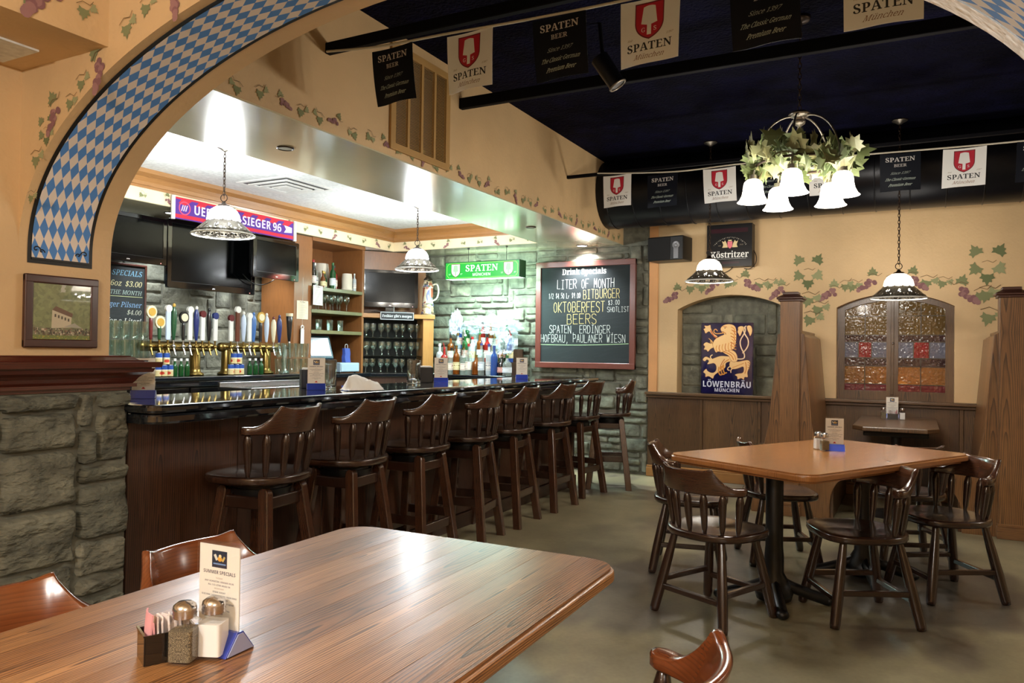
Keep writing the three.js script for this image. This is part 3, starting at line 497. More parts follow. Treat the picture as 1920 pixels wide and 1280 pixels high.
// ------------------------------------------------------------------ oak tables
function oakTable(label, w, L, pos, turn, mats, boards) {
  const t = thing('oak_table', label, 'table', pos, turn), th = 0.034, r = 0.085, bw = w / boards;
  for (let i = 0; i < boards; i++) {
    const x0 = -w / 2 + i * bw + 0.0004, x1 = x0 + bw - 0.0008, s = new THREE.Shape(), y = L / 2 - 0.006;
    if (i === 0) { s.moveTo(x0 + r, -y); s.lineTo(x1, -y); s.lineTo(x1, y); s.lineTo(x0 + r, y); s.absarc(x0 + r + 0.004, y - r, r - 0.002, Math.PI / 2, Math.PI); s.lineTo(x0 + 0.006, -y + r); s.absarc(x0 + r + 0.004, -y + r, r - 0.002, Math.PI, Math.PI * 1.5); }
    else if (i === boards - 1) { s.moveTo(x0, -y); s.lineTo(x1 - r, -y); s.absarc(x1 - r - 0.004, -y + r, r - 0.002, -Math.PI / 2, 0); s.lineTo(x1 - 0.006, y - r); s.absarc(x1 - r - 0.004, y - r, r - 0.002, 0, Math.PI / 2); s.lineTo(x0, y); s.lineTo(x0, -y); }
    else { s.moveTo(x0, -y); s.lineTo(x1, -y); s.lineTo(x1, y); s.lineTo(x0, y); s.lineTo(x0, -y); }
    const g = extrude(s, th - 0.006).rotateX(-Math.PI / 2).translate(0, 0.76 - th + 0.006, 0);
    obj('board', boxUV(g, 'z', [-x0 + (i % 3) * 0.012, i * 1.31 + 0.4]), mats[i % mats.length], t);
  }
  const ring = rrect(w, L, r), hole = rrect(w - 0.03, L - 0.03, r - 0.015); ring.holes.push(new THREE.Path(hole.getPoints(12).reverse()));
  obj('bullnose_edge', boxUV(new THREE.ExtrudeGeometry(ring, { depth: th - 0.02, bevelEnabled: true, bevelSize: 0.008, bevelThickness: 0.008, bevelSegments: 4, curveSegments: 10, bevelOffset: -0.0065 }).rotateX(-Math.PI / 2).translate(0, 0.76 - th + 0.0055, 0), 'z'), mats[0], t);
  obj('underframe', boxUV(extrude(rrect(w - 0.05, L - 0.05, r), 0.02).rotateX(-Math.PI / 2).translate(0, 0.76 - th - 0.014, 0), 'z'), mats[0], t);
  for (const z of (L > 1.3 ? [-L * 0.27, L * 0.27] : [0])) {
    obj('pedestal', merge([lathe([[0, 0.02], [0.09, 0.02], [0.10, 0.06], [0.085, 0.10], [0.05, 0.16], [0.05, 0.24], [0.045, 0.30], [0.045, 0.70], [0, 0.70]], 20).translate(0, 0, z), crb(-0.25, 0.25, 0.695, 0.712, z - 0.05, z + 0.05, 0.004), crb(-0.05, 0.05, 0.695, 0.712, z - 0.22, z + 0.22, 0.004)]), M.black, t);
    for (const a of [0, 1, 2, 3]) { const p = []; for (let i = 0; i <= 10; i++) { const q = i / 10; p.push(V(0.03 + 0.25 * q, 0.12 - 0.095 * Math.pow(q, 0.7), 0)); } obj('base_foot', merge([tube(p, 0.03, 12, 8), new THREE.SphereGeometry(0.032, 10, 8).scale(1, 0.8, 1).translate(0.28, 0.0256, 0)]).rotateY(a * Math.PI / 2 + Math.PI / 4).translate(0, 0, z), M.black, t); }
  }
  return t;
}
oakTable('large near oak table with a glossy boarded top and rounded corners', 0.885, 1.55, [-1.115, 0, -1.15], 0.9 * D2R, [M.tableA, M.tableB, M.tableC], 8);
oakTable('far oak table set at an angle, with captain chairs all round', 0.91, 1.56, [-0.475, 0, -4.65], -27.5 * D2R, [M.table2], 8);

// ------------------------------------------------------------------ booths along the dining wall
const benchProf = (s) => { const q = new THREE.Shape(), f = (x, y, first) => (first ? q.moveTo(s * x, y) : q.lineTo(s * x, y)); f(0.045, 0, true); f(0.30, 0); for (let i = 0; i <= 8; i++) { const a = i / 8 * Math.PI / 2; f(0.30 + 0.13 * (1 - Math.cos(a)), 0.10 + 0.24 * Math.sin(a) * 1.0); } f(0.47, 0.42); f(0.47, 0.46); f(0.30, 0.505); f(0.20, 0.57); f(0.165, 0.75); f(0.10, 1.48); f(0.045, 1.515); f(0.045, 0); return q; };
function bench(label, x, s) {
  const t = thing('booth_bench', label, 'bench', [x, 0, 0]);
  obj('end_panel', boxUV(extrude(benchProf(s), 0.03, 0.006).translate(0, 0, -6.695)), M.booth, t);
  obj('seat', boxUV(crb(s * 0.20, s * 0.46, 0.40, 0.44, -7.94, -6.70, 0.012), 'z'), M.wains, t);
  const q = poly([[s * 0.05, 0.42], [s * 0.185, 0.42], [s * 0.155, 0.75], [s * 0.092, 1.47], [s * 0.05, 1.50]]); obj('backrest', boxUV(extrude(q, 1.24).translate(0, 0, -7.94)), M.booth, t);
  obj('seat_front', boxUV(crb(s * 0.30, s * 0.33, 0, 0.40, -7.94, -6.70, 0.004), 'z'), M.wainsB, t);
}
function post(label, x) {
  const t = thing('booth_post', label, 'post', [x, 0, -6.68]);
  obj('post_shaft', boxUV(crb(-0.078, 0.078, 0, 1.772, -0.078, 0.078, 0.006), 'y', [x, 0]), M.booth, t);
  obj('divider_panel', boxUV(crb(-0.04, 0.04, 0, 1.53, -1.28, -0.079, 0.006)), M.booth, t);
  obj('post_cap', boxUV(merge([crb(-0.092, 0.092, 1.755, 1.772, -0.092, 0.092, 0.005), crb(-0.105, 0.105, 1.772, 1.79, -0.105, 0.105, 0.007), new THREE.CylinderGeometry(0.082, 0.142, 0.024, 4, 1).rotateY(Math.PI / 4).translate(0, 1.802, 0), crb(-0.062, 0.062, 1.81, 1.834, -0.062, 0.062, 0.006)]), 'x'), M.frameDark, t);
  obj('skirting', boxUV(merge([crb(-0.09, 0.09, 0, 0.085, -0.09, 0.09, 0.005), crb(-0.085, 0.085, 0.085, 0.11, -0.085, 0.085, 0.005)]), 'x'), M.booth, t);
}
post('square oak booth post with dark cap in front of the stone niche', -0.925); post('square oak booth post with dark cap at the right edge of the picture', 0.605);
bench('oak booth bench on the left of the left post, below the blue lion sign', -0.925, -1);
bench('oak booth bench facing the small table, right of the left post', -0.925, 1);
bench('oak booth bench with a sloping end, left of the right post', 0.605, -1);
{
  const t = thing('booth_table', 'small dark booth table with clipped corners below the leaded window', 'table', [-0.155, 0, -7.25]);
  const s = poly([[-0.30, -0.60], [0.30, -0.60], [0.30, 0.48], [0.22, 0.60], [-0.22, 0.60], [-0.30, 0.48]]);
  obj('tabletop', boxUV(extrude(s, 0.02, 0.008).rotateX(Math.PI / 2).translate(0, 0.752, 0), 'z'), M.wains, t);
  obj('pedestal', merge([cyl(0.04, 0.04, 0.68, 0, 0.37, 0.1), cyl(0.03, 0.26, 0.05, 0, 0.026, 0.1), crb(-0.24, 0.24, 0.66, 0.70, -0.3, 0.3, 0.01)]), M.black, t);
}

// ------------------------------------------------------------------ pendant lamps and the chandelier
function pendant(label, x, y, z, top, cool, intensity, group, color = cool ? COOL : NEUT) {
  const t = thing('pendant_lamp', label, 'pendant lamp', [x, y, z], 0.3, group);
  const R = 0.215, r0 = 0.105, hs = 0.105;      // shade: rim radius, neck radius, height
  obj('glass_dome', lathe([[0.098, 0.062], [0.112, 0.085], [0.116, 0.11], [0.108, 0.145], [0.088, 0.178], [0.055, 0.2], [0.02, 0.208]], 32), cool ? M.domeCool : M.domeWarm, t);
  obj('cap', lathe([[0, 0.235], [0.012, 0.235], [0.018, 0.222], [0.04, 0.212], [0.045, 0.202], [0.0, 0.2]], 24), M.bronze, t);
  const pts = [[r0, hs], [0.125, 0.088], [0.165, 0.052], [0.20, 0.018], [R, 0.0]], sector = new THREE.Shape(), hole = (cu, cv, a, b) => { const h = new THREE.Path(); for (let i = 0; i <= 14; i++) { const q = -i / 14 * Math.PI * 2, X = cu + a * Math.cos(q) * (1 - 0.45 * Math.sin(q)), Y = cv + b * Math.sin(q); i ? h.lineTo(X, Y) : h.moveTo(X, Y); } return h; };
  for (let i = 0; i <= 6; i++) i ? sector.lineTo(i / 6, 0) : sector.moveTo(0, 0); for (let i = 1; i <= 4; i++) sector.lineTo(1, i / 4); for (let i = 5; i >= 0; i--) sector.lineTo(i / 6, 1); for (let i = 3; i >= 0; i--) sector.lineTo(0, i / 4);
  sector.holes.push(hole(0.5, 0.13, 0.36, 0.05), hole(0.5, 0.52, 0.15, 0.15), hole(0.13, 0.70, 0.07, 0.10), hole(0.87, 0.70, 0.07, 0.10), hole(0.5, 0.80, 0.2, 0.06));
  const sg = new THREE.ShapeGeometry(sector), secs = [];
  for (let k = 0; k < 12; k++) { const g = sg.clone(), P = g.attributes.position; for (let i = 0; i < P.count; i++) { const a = (k + P.getX(i)) / 12 * Math.PI * 2, q = P.getY(i) * 4, j = Math.min(3, Math.floor(q)), f = q - j, rad = lerp(pts[j][0], pts[j + 1][0], f), yy = lerp(pts[j][1], pts[j + 1][1], f); P.setXYZ(i, rad * Math.cos(a), yy, rad * Math.sin(a)); } g.computeVertexNormals(); secs.push(g); }
  obj('shade', merge(secs), M.shade, t);
  const fil = [];
  for (let k = 0; k < 12; k++) {
    const a0 = k / 12 * Math.PI * 2, at = (q, da) => { const rad = lerp(r0, R - 0.004, q), yy = lerp(hs, 0.004, q) - 0.012 * Math.sin(q * Math.PI) + 0.002; return V(rad * Math.cos(a0 + da), yy, rad * Math.sin(a0 + da)); };
    fil.push(tube([at(0, 0), at(0.4, 0.1), at(0.75, 0.16), at(1, 0.05)], 0.0048, 10, 5), tube([at(0.55, 0.26), at(0.68, 0.12), at(0.86, 0.14), at(0.9, 0.28), at(0.78, 0.36), at(0.62, 0.34)], 0.0055, 14, 5), tube([at(0.66, 0.2), at(0.75, 0.24), at(0.8, 0.22)], 0.007, 6, 5), tube([at(0.2, 0.0), at(0.42, 0.2), at(0.6, 0.46)], 0.0045, 8, 5), tube([at(0.1, 0.12), at(0.25, 0.3), at(0.5, 0.32), at(0.62, 0.2)], 0.0048, 10, 5));
  }
  fil.push(new THREE.TorusGeometry(r0 + 0.001, 0.005, 6, 40).rotateX(Math.PI / 2).translate(0, hs, 0), new THREE.TorusGeometry(R - 0.02, 0.004, 6, 48).rotateX(Math.PI / 2).translate(0, 0.022, 0));
  obj('filigree', fil, M.pewter, t);
  obj('rim', new THREE.TorusGeometry(R, 0.006, 8, 56).rotateX(Math.PI / 2), M.white, t);
  const ch = [], n = Math.max(3, Math.round((top - y - 0.30) / 0.028));
  ch.push(new THREE.TorusGeometry(0.026, 0.0035, 6, 20).translate(0, 0.265, 0));
  for (let k = 0; k < n; k++) ch.push(new THREE.TorusGeometry(0.011, 0.0028, 5, 12).scale(0.8, 1.6, 1).rotateY(k % 2 ? Math.PI / 2 : 0).translate(0, 0.30 + k * (top - y - 0.32) / n, 0));
  ch.push(cyl(0.0018, 0.0018, top - y - 0.26, 0.004, (top - y + 0.26) / 2, 0.004, 5));
  obj('chain', ch, M.bronze, t);
  obj('canopy', lathe([[0, 0], [0.012, -0.002], [0.03, 0.012], [0.058, 0.026], [0.064, 0.035], [0, 0.035]].map(([a, b]) => [a, top - y - 0.036 + b]), 24), M.nickel, t);
  lamp(color, intensity, 0, 0.12, 0, 5, t);
  return t;
}
const PG = 'matching pendant lamps with pierced metal shades';
pendant('bright pendant lamp over the bar, hanging in front of the big television', -4.38, 2.115, -3.845, 2.75, true, I_BAR, PG);
pendant('bright pendant lamp over the bar, left of the green sign', -4.38, 2.11, -6.235, 2.75, true, I_BAR, PG);
pendant('pendant lamp hanging before the stone niche, below the black speaker', -1.71, 1.988, -7.11, 3.28, false, I_BOOTH, PG);
pendant('pendant lamp on a long chain before the leaded window', -0.142, 1.797, -7.10, 3.28, false, I_BOOTH, PG);
pendant('pendant lamp beyond the right edge of the picture over another dining table', 2.35, 1.82, -5.3, 3.28, false, I_BOOTH * 2.6, PG);
pendant('pendant lamp in the front room behind the camera, on the left', -1.0, 2.15, 1.1, 2.9, false, I_ROOM, PG, ROOM);
pendant('pendant lamp in the front room behind the camera, on the right', 1.5, 2.15, 0.9, 2.9, false, I_ROOM, PG, ROOM);
{
  const cx = -0.615, cz = -4.69, t = thing('chandelier', 'five-light chandelier of frosted bell shades with an ivy garland over the far table', 'chandelier', [cx, 0, cz], 0);
  obj('hub', lathe([[0, 2.60], [0.012, 2.605], [0.016, 2.622], [0.008, 2.64], [0.03, 2.655], [0.036, 2.67], [0.026, 2.69], [0.05, 2.70], [0.062, 2.712], [0.05, 2.725], [0.015, 2.735], [0, 2.74]], 20), M.nickel, t);
  obj('chain', (() => { const g = []; for (let k = 0; k < 17; k++) g.push(new THREE.TorusGeometry(0.012, 0.003, 5, 12).scale(0.8, 1.6, 1).rotateY(k % 2 ? 1.57 : 0).translate(0, 2.75 + k * 0.0305, 0)); g.push(lathe([[0, 3.245], [0.05, 3.255], [0.06, 3.28], [0, 3.28]], 20)); return g; })(), M.bronze, t);
  obj('ring', new THREE.TorusGeometry(0.235, 0.008, 8, 48).rotateX(Math.PI / 2).translate(0, 2.42, 0), M.bronze, t);
  const bell = lathe([[0.024, 0.135], [0.034, 0.132], [0.05, 0.118], [0.056, 0.095], [0.058, 0.07], [0.064, 0.04], [0.078, 0.012], [0.09, 0.0]], 28);
  for (let k = 0; k < 5; k++) {
    const a = (90.6 - 72 * k) * D2R, c = Math.cos(a), s = Math.sin(a), p = [];
    for (let i = 0; i <= 12; i++) { const q = i / 12 * Math.PI / 2; p.push(V(c * (0.045 + 0.195 * Math.sin(q)), 2.42 + 0.28 * Math.cos(q), s * (0.045 + 0.195 * Math.sin(q)))); }
    obj('arm', merge([tube(p, 0.006, 16, 6), tube([V(c * 0.235, 2.42, s * 0.235), V(c * 0.25, 2.39, s * 0.25), V(c * 0.255, 2.35, s * 0.255)], 0.007, 8, 6)]), M.nickel, t);
    const hd = obj('lamp_holder', cyl(0.024, 0.028, 0.04, c * 0.255, 2.345, s * 0.255, 16), M.nickel, t);
    const b = obj('bell_shade', bell.clone().translate(c * 0.255, 2.205, s * 0.255), M.bell, t);
    lamp(NEUT, I_BELL, c * 0.255, 2.255, s * 0.255, 3, t);
  }
  const g = thing('ivy_garland', 'artificial ivy garland wound round the chandelier ring', 'garland', [cx, 0, cz]);
  const r = rng(12), mats = ['#59643a', '#667046', '#4a5733', '#75724a', '#8b8d66'].map((c) => std({ color: c, roughness: 0.55, side: THREE.DoubleSide }));
  const lg = [0.9, 1.1, 1.3].map((s) => { const q = new THREE.ExtrudeGeometry(leafShape, { depth: 0.01, bevelEnabled: false, curveSegments: 2 }); const P = q.attributes.position; for (let i = 0; i < P.count; i++) P.setZ(i, P.getZ(i) + 0.25 * Math.pow(P.getX(i), 2) - 0.18 * Math.pow(P.getY(i), 2)); q.computeVertexNormals(); return q.scale(0.10 * s, 0.10 * s, 0.10 * s); });
  const stem = []; for (let i = 0; i <= 40; i++) { const a = i / 40 * Math.PI * 2; stem.push(V(0.235 * Math.cos(a) + 0.012 * Math.sin(a * 9), 2.43 + 0.018 * Math.cos(a * 7), 0.235 * Math.sin(a))); }
  obj('stem', tube(stem, 0.005, 90, 5, true), std({ color: '#5b5534', roughness: 0.8 }), g);
  for (let k = 0; k < 150; k++) { const a = r() * Math.PI * 2, q = 0.235 + rr(-0.07, 0.075, r), m = obj('leaf', lg[k % 3], mats[k % 5], g); m.position.set(q * Math.cos(a), 2.43 + rr(-0.07, 0.085, r), q * Math.sin(a)); m.rotation.set(rr(-1.3, 1.3, r), r() * 6.28, rr(-1.5, 1.5, r)); }
}

// ------------------------------------------------------------------ black steelwork, duct and fittings under the dark ceiling
{
  tag(obj('steel_bar', crb(-2.87, 3.6, 2.925, 2.985, -3.225, -3.185, 0.006), M.blackSteel), 'thick black steel bar under the dark ceiling, nearest the arch', 'beam');
  tag(obj('steel_bar', crb(-2.87, 3.6, 3.02, 3.095, -4.61, -4.565, 0.006), M.blackSteel), 'thick black steel bar crossing the dark ceiling right of the wall vent', 'beam');
  tag(obj('steel_bar', crb(-2.87, 3.6, 2.913, 2.942, -6.475, -6.445, 0.005), M.blackSteel), 'thin black bar that carries the far row of flags', 'beam');
  const d = thing('air_duct', 'big round black air duct along the top of the dining wall', 'duct', [-2.865, 2.95, -7.5]);
  const L = 6.46; obj('duct_pipe', cyl(0.345, 0.345, L, 0, 0, 0, 40).rotateZ(Math.PI / 2).translate(L / 2, 0, 0), M.duct, d);
  for (let i = 0; i < 24; i++) obj('seam_ring', new THREE.TorusGeometry(0.346, 0.006, 6, 40).rotateY(Math.PI / 2).translate(0.1 + i * 0.27, 0, 0), M.duct, d);
  obj('hanger', merge([0.9, 2.9, 4.9].map((x) => cb(x - 0.015, x + 0.015, 0.3, 0.34, -0.02, 0.02)).concat([0.9, 2.9, 4.9].map((x) => cyl(0.006, 0.006, 0.06, x, 0.34, 0)))), M.blackSteel, d);
  const s = thing('ceiling_spotlight', 'black cylindrical spotlight tilted under the dark ceiling, switched off', 'spotlight', [-1.66, 3.0, -4.25]);
  obj('spot_body', cyl(0.055, 0.05, 0.2, 0, 0, 0, 20).rotateZ(0.55).rotateX(0.2).translate(0.03, -0.02, 0), M.duct, s); obj('spot_rim', new THREE.TorusGeometry(0.05, 0.007, 8, 20).rotateX(Math.PI / 2).translate(0, -0.1, 0).rotateZ(0.55).rotateX(0.2).translate(0.03, -0.02, 0), M.nickel, s); obj('spot_arm', bar(V(0, 0.02, 0), V(-0.03, 0.285, 0), 0.012, 0.012), M.blackSteel, s);
  const v = thing('wall_vent', 'beige louvred air vent in the yellow wall above the bar', 'vent', [-2.869, 2.88, -4.10]);
  const fr = rrect(0.66, 0.66, 0.006), ho = []; for (let c = 0; c < 4; c++) { const p = new THREE.Path(), x0 = -0.285 + c * 0.1475; p.moveTo(x0, -0.29); p.lineTo(x0, 0.29); p.lineTo(x0 + 0.1275, 0.29); p.lineTo(x0 + 0.1275, -0.29); ho.push(p); } fr.holes.push(...ho);
  const vm = std({ color: '#b08a52', roughness: 0.5 }); obj('vent_frame', extrude(fr, 0.012, 0.003).rotateY(Math.PI / 2), vm, v);
  obj('duct_box', merge([cb(-0.119, -0.112, -0.295, 0.295, -0.295, 0.295), cb(-0.119, 0, -0.295, -0.29, -0.295, 0.295), cb(-0.119, 0, 0.29, 0.295, -0.295, 0.295), cb(-0.119, 0, -0.295, 0.295, -0.295, -0.29), cb(-0.119, 0, -0.295, 0.295, 0.29, 0.295)]), std({ color: '#7c7c7c', roughness: 0.5, metalness: 0.6 }), v);
  for (let c = 0; c < 4; c++) { const gs = []; for (let k = 0; k < 58; k++) gs.push(new THREE.BoxGeometry(0.0012, 0.0075, 0.13).rotateZ(0.6).translate(0.007, -0.288 + k * 0.0101, 0.2215 - c * 0.1475)); obj('louvre_column', gs, vm, v).userData.kind = 'stuff'; }
}
// ------------------------------------------------------------------ flags
{
  const shield = (x, cx, cy, s) => { x.beginPath(); x.moveTo(cx - s * .5, cy - s * .62); x.lineTo(cx + s * .5, cy - s * .62); x.lineTo(cx + s * .5, cy + s * .05); x.bezierCurveTo(cx + s * .5, cy + s * .45, cx + s * .2, cy + s * .6, cx, cy + s * .68); x.bezierCurveTo(cx - s * .2, cy + s * .6, cx - s * .5, cy + s * .45, cx - s * .5, cy + s * .05); x.closePath(); };
  const spade = (x, cx, cy, s, col) => { x.fillStyle = col; x.beginPath(); x.moveTo(cx - s * .22, cy - s * .5); x.quadraticCurveTo(cx, cy - s * .6, cx + s * .22, cy - s * .5); x.lineTo(cx + s * .3, cy + s * .12); x.lineTo(cx + s * .08, cy + s * .18); x.lineTo(cx + s * .08, cy + s * .56); x.lineTo(cx - s * .08, cy + s * .56); x.lineTo(cx - s * .08, cy + s * .18); x.lineTo(cx - s * .3, cy + s * .12); x.closePath(); x.fill(); };
  M.drawCrest = (x, cx, cy, s, red, wht) => { shield(x, cx, cy, s * 1.08); x.fillStyle = '#6a1420'; x.fill(); shield(x, cx, cy, s); x.fillStyle = red; x.fill(); spade(x, cx, cy, s, wht); txt(x, 'G', cx - s * .22, cy + s * .36, `${s * .22}px serif`, wht); txt(x, 'S', cx + s * .22, cy + s * .36, `${s * .22}px serif`, wht); };
  const white = canvasTex(512, 560, (x, w, h) => {
    x.fillStyle = '#e6e6e4'; x.fillRect(0, 0, w, h); M.drawCrest(x, 256, 185, 230, '#b3122d', '#e6e6e4');
    txt(x, 'Seit', 88, 338, 'italic 26px serif', '#8a7a68', 'center', 80, -0.3); txt(x, '1397', 430, 330, 'italic 26px serif', '#8a7a68', 'center', 80, -0.3);
    txt(x, 'SPATEN', 256, 412, 'bold 96px serif', '#10141c', 'center', 420); txt(x, 'München', 256, 495, 'italic 58px serif', '#7d5b46', 'center', 260, -0.35);
  });
  const dark = canvasTex(512, 560, (x, w, h) => {
    x.fillStyle = '#070c18'; x.fillRect(0, 0, w, h);
    txt(x, 'SPATEN', 256, 90, 'bold 92px serif', '#c9c4c0', 'center', 400); txt(x, 'BEER', 256, 180, 'bold 60px serif', '#b9b4b0', 'center', 190);
    txt(x, 'Since 1397', 256, 295, 'italic 50px serif', '#9fa89f', 'center', 240, -0.45); txt(x, 'The Classic German', 256, 385, 'italic 52px serif', '#b7c4b8', 'center', 380, -0.45); txt(x, 'Premium Beer', 256, 470, 'italic 54px serif', '#c2cfc2', 'center', 290, -0.45);
  });
  const flagGeo = (seed) => { const g = new THREE.BoxGeometry(0.275, 0.285, 0.0012, 10, 10, 1), P = g.attributes.position, r = rng(seed), a = rr(-1, 1, r), b = rr(-1, 1, r), sk = rr(-0.02, 0.03, r); for (let i = 0; i < P.count; i++) { const x = P.getX(i), y = P.getY(i), q = (0.1425 - y) / 0.285; P.setX(i, x + sk * q); P.setZ(i, P.getZ(i) + 0.022 * a * q * Math.sin(x * 11 + b) + 0.03 * b * q * q + 0.012 * Math.sin(x * 20 + a * 3) * q); P.setY(i, y - 0.01 * Math.cos(x * 8) * (1 - q)); } g.computeVertexNormals(); return g.translate(0, -0.1425, 0); };
  const geos = [1, 2, 3, 4].map(flagGeo), mw = std({ map: white, roughness: 0.6 }), md = phy({ map: dark, roughness: 0.6, specularIntensity: 0.35 });
  const place = (kind, x, y, z, label, i) => { const o = obj(kind ? 'white_flag' : 'dark_flag', geos[i % 4], kind ? mw : md); o.position.set(x, y, z); o.rotation.set(0, rr(-0.10, 0.10, rm), 0); tag(o, label, 'flag', kind ? 'white flags with a red shield' : 'dark flags with white lettering'); };
  const ord = ['', '', '', '', ''];
  place(0, -2.42, 2.888, -3.19, 'near dark lettered flag at the wall end of its cord, overlapping the wall vent', 0);
  place(1, -1.95, 2.882, -3.19, 'near white flag with red shield, just right of the wall vent', 1);
  place(0, -1.47, 2.868, -3.19, 'near dark lettered flag between two white flags, by the black spotlight', 2);
  place(1, -1.035, 2.862, -3.19, 'near white flag with red shield, middle one at the top edge of the picture', 3);
  place(0, -0.56, 2.862, -3.19, 'near dark lettered flag, its top cut off by the picture edge', 0);
  place(1, -0.125, 2.862, -3.19, 'near white flag under the right end of the arch, only its lower part showing', 2);
  place(1, -2.375, 2.905, -6.44, 'far white flag with red shield beside the yellow wall above the bar', 1);
  place(0, -1.96, 2.872, -6.44, 'far dark lettered flag between two white flags, left of the chandelier', 3);
  place(1, -1.475, 2.876, -6.44, 'far white flag with red shield, just left of the chandelier', 2);
  place(0, -1.03, 2.88, -6.44, 'far dark lettered flag mostly hidden behind the ivy chandelier', 1);
  place(1, -0.635, 2.868, -6.44, 'far white flag half hidden behind the right of the chandelier', 0);
  place(0, -0.125, 2.853, -6.44, 'far dark lettered flag, first one clear of the chandelier on its right', 2);
  place(1, 0.295, 2.845, -6.44, 'far white flag with red shield near the right edge of the picture', 3);
  place(0, 0.75, 2.845, -6.44, 'far dark lettered flag cut off by the right edge of the picture', 1);
  const cord = (z, pts, label) => tag(obj('flag_cord', tube(pts.map(([x, y]) => V(x, y, z)), 0.0065, 60, 6), M.offwhite), label, 'cord');
  cord(-3.178, [[-2.85, 2.93], [-2.5, 2.895], [-2.1, 2.885], [-1.6, 2.868], [-1.2, 2.862], [-0.6, 2.864], [0, 2.864], [1.2, 2.89]], 'white cord carrying the near row of flags');
  cord(-6.43, [[-2.56, 2.93], [-2.3, 2.905], [-1.8, 2.874], [-1.3, 2.885], [-0.8, 2.87], [0, 2.853], [0.5, 2.846], [1.4, 2.85]], 'white cord carrying the far row of flags behind the chandelier');
}
// ------------------------------------------------------------------ signs and boards
function board(name, label, cat, w, h, fw, depth, tex, frameM, pos, turn, rough = 0.6, tilt = 0, extra = {}) {
  const t = thing(name, label, cat, pos, turn); t.rotation.x = tilt; t.rotation.order = 'YXZ';
  obj('face', new THREE.BoxGeometry(w - fw * 1.6, h - fw * 1.6, depth * 0.4).translate(0, 0, 0), [null, null, null, null, 0, null].map((q) => (q === 0 ? std({ map: tex, roughness: rough, ...extra }) : frameM)), t);
  for (const s of [-1, 1]) { obj('frame_rail', boxUV(crb(-w / 2, w / 2, s * (h / 2 - fw / 2) - fw / 2, s * (h / 2 - fw / 2) + fw / 2, -depth / 2, depth / 2, Math.min(0.006, depth * 0.3)), 'x'), frameM, t); obj('frame_stile', boxUV(crb(s * (w / 2 - fw / 2) - fw / 2, s * (w / 2 - fw / 2) + fw / 2, -h / 2, h / 2, -depth / 2 - 0.001, depth / 2 - 0.001, Math.min(0.006, depth * 0.3)), 'y'), frameM, t); }
  return t;
}
const chalkBg = (x, w, h, c) => { x.fillStyle = c; x.fillRect(0, 0, w, h); const r = rng(3); for (let i = 0; i < 260; i++) { x.fillStyle = `rgba(150,170,180,${0.008 + 0.02 * r()})`; x.save(); x.translate(r() * w, r() * h); x.rotate(-0.3 + r() * 0.4); x.fillRect(-60, -6, 60 + r() * 190, 4 + r() * 14); x.restore(); } };
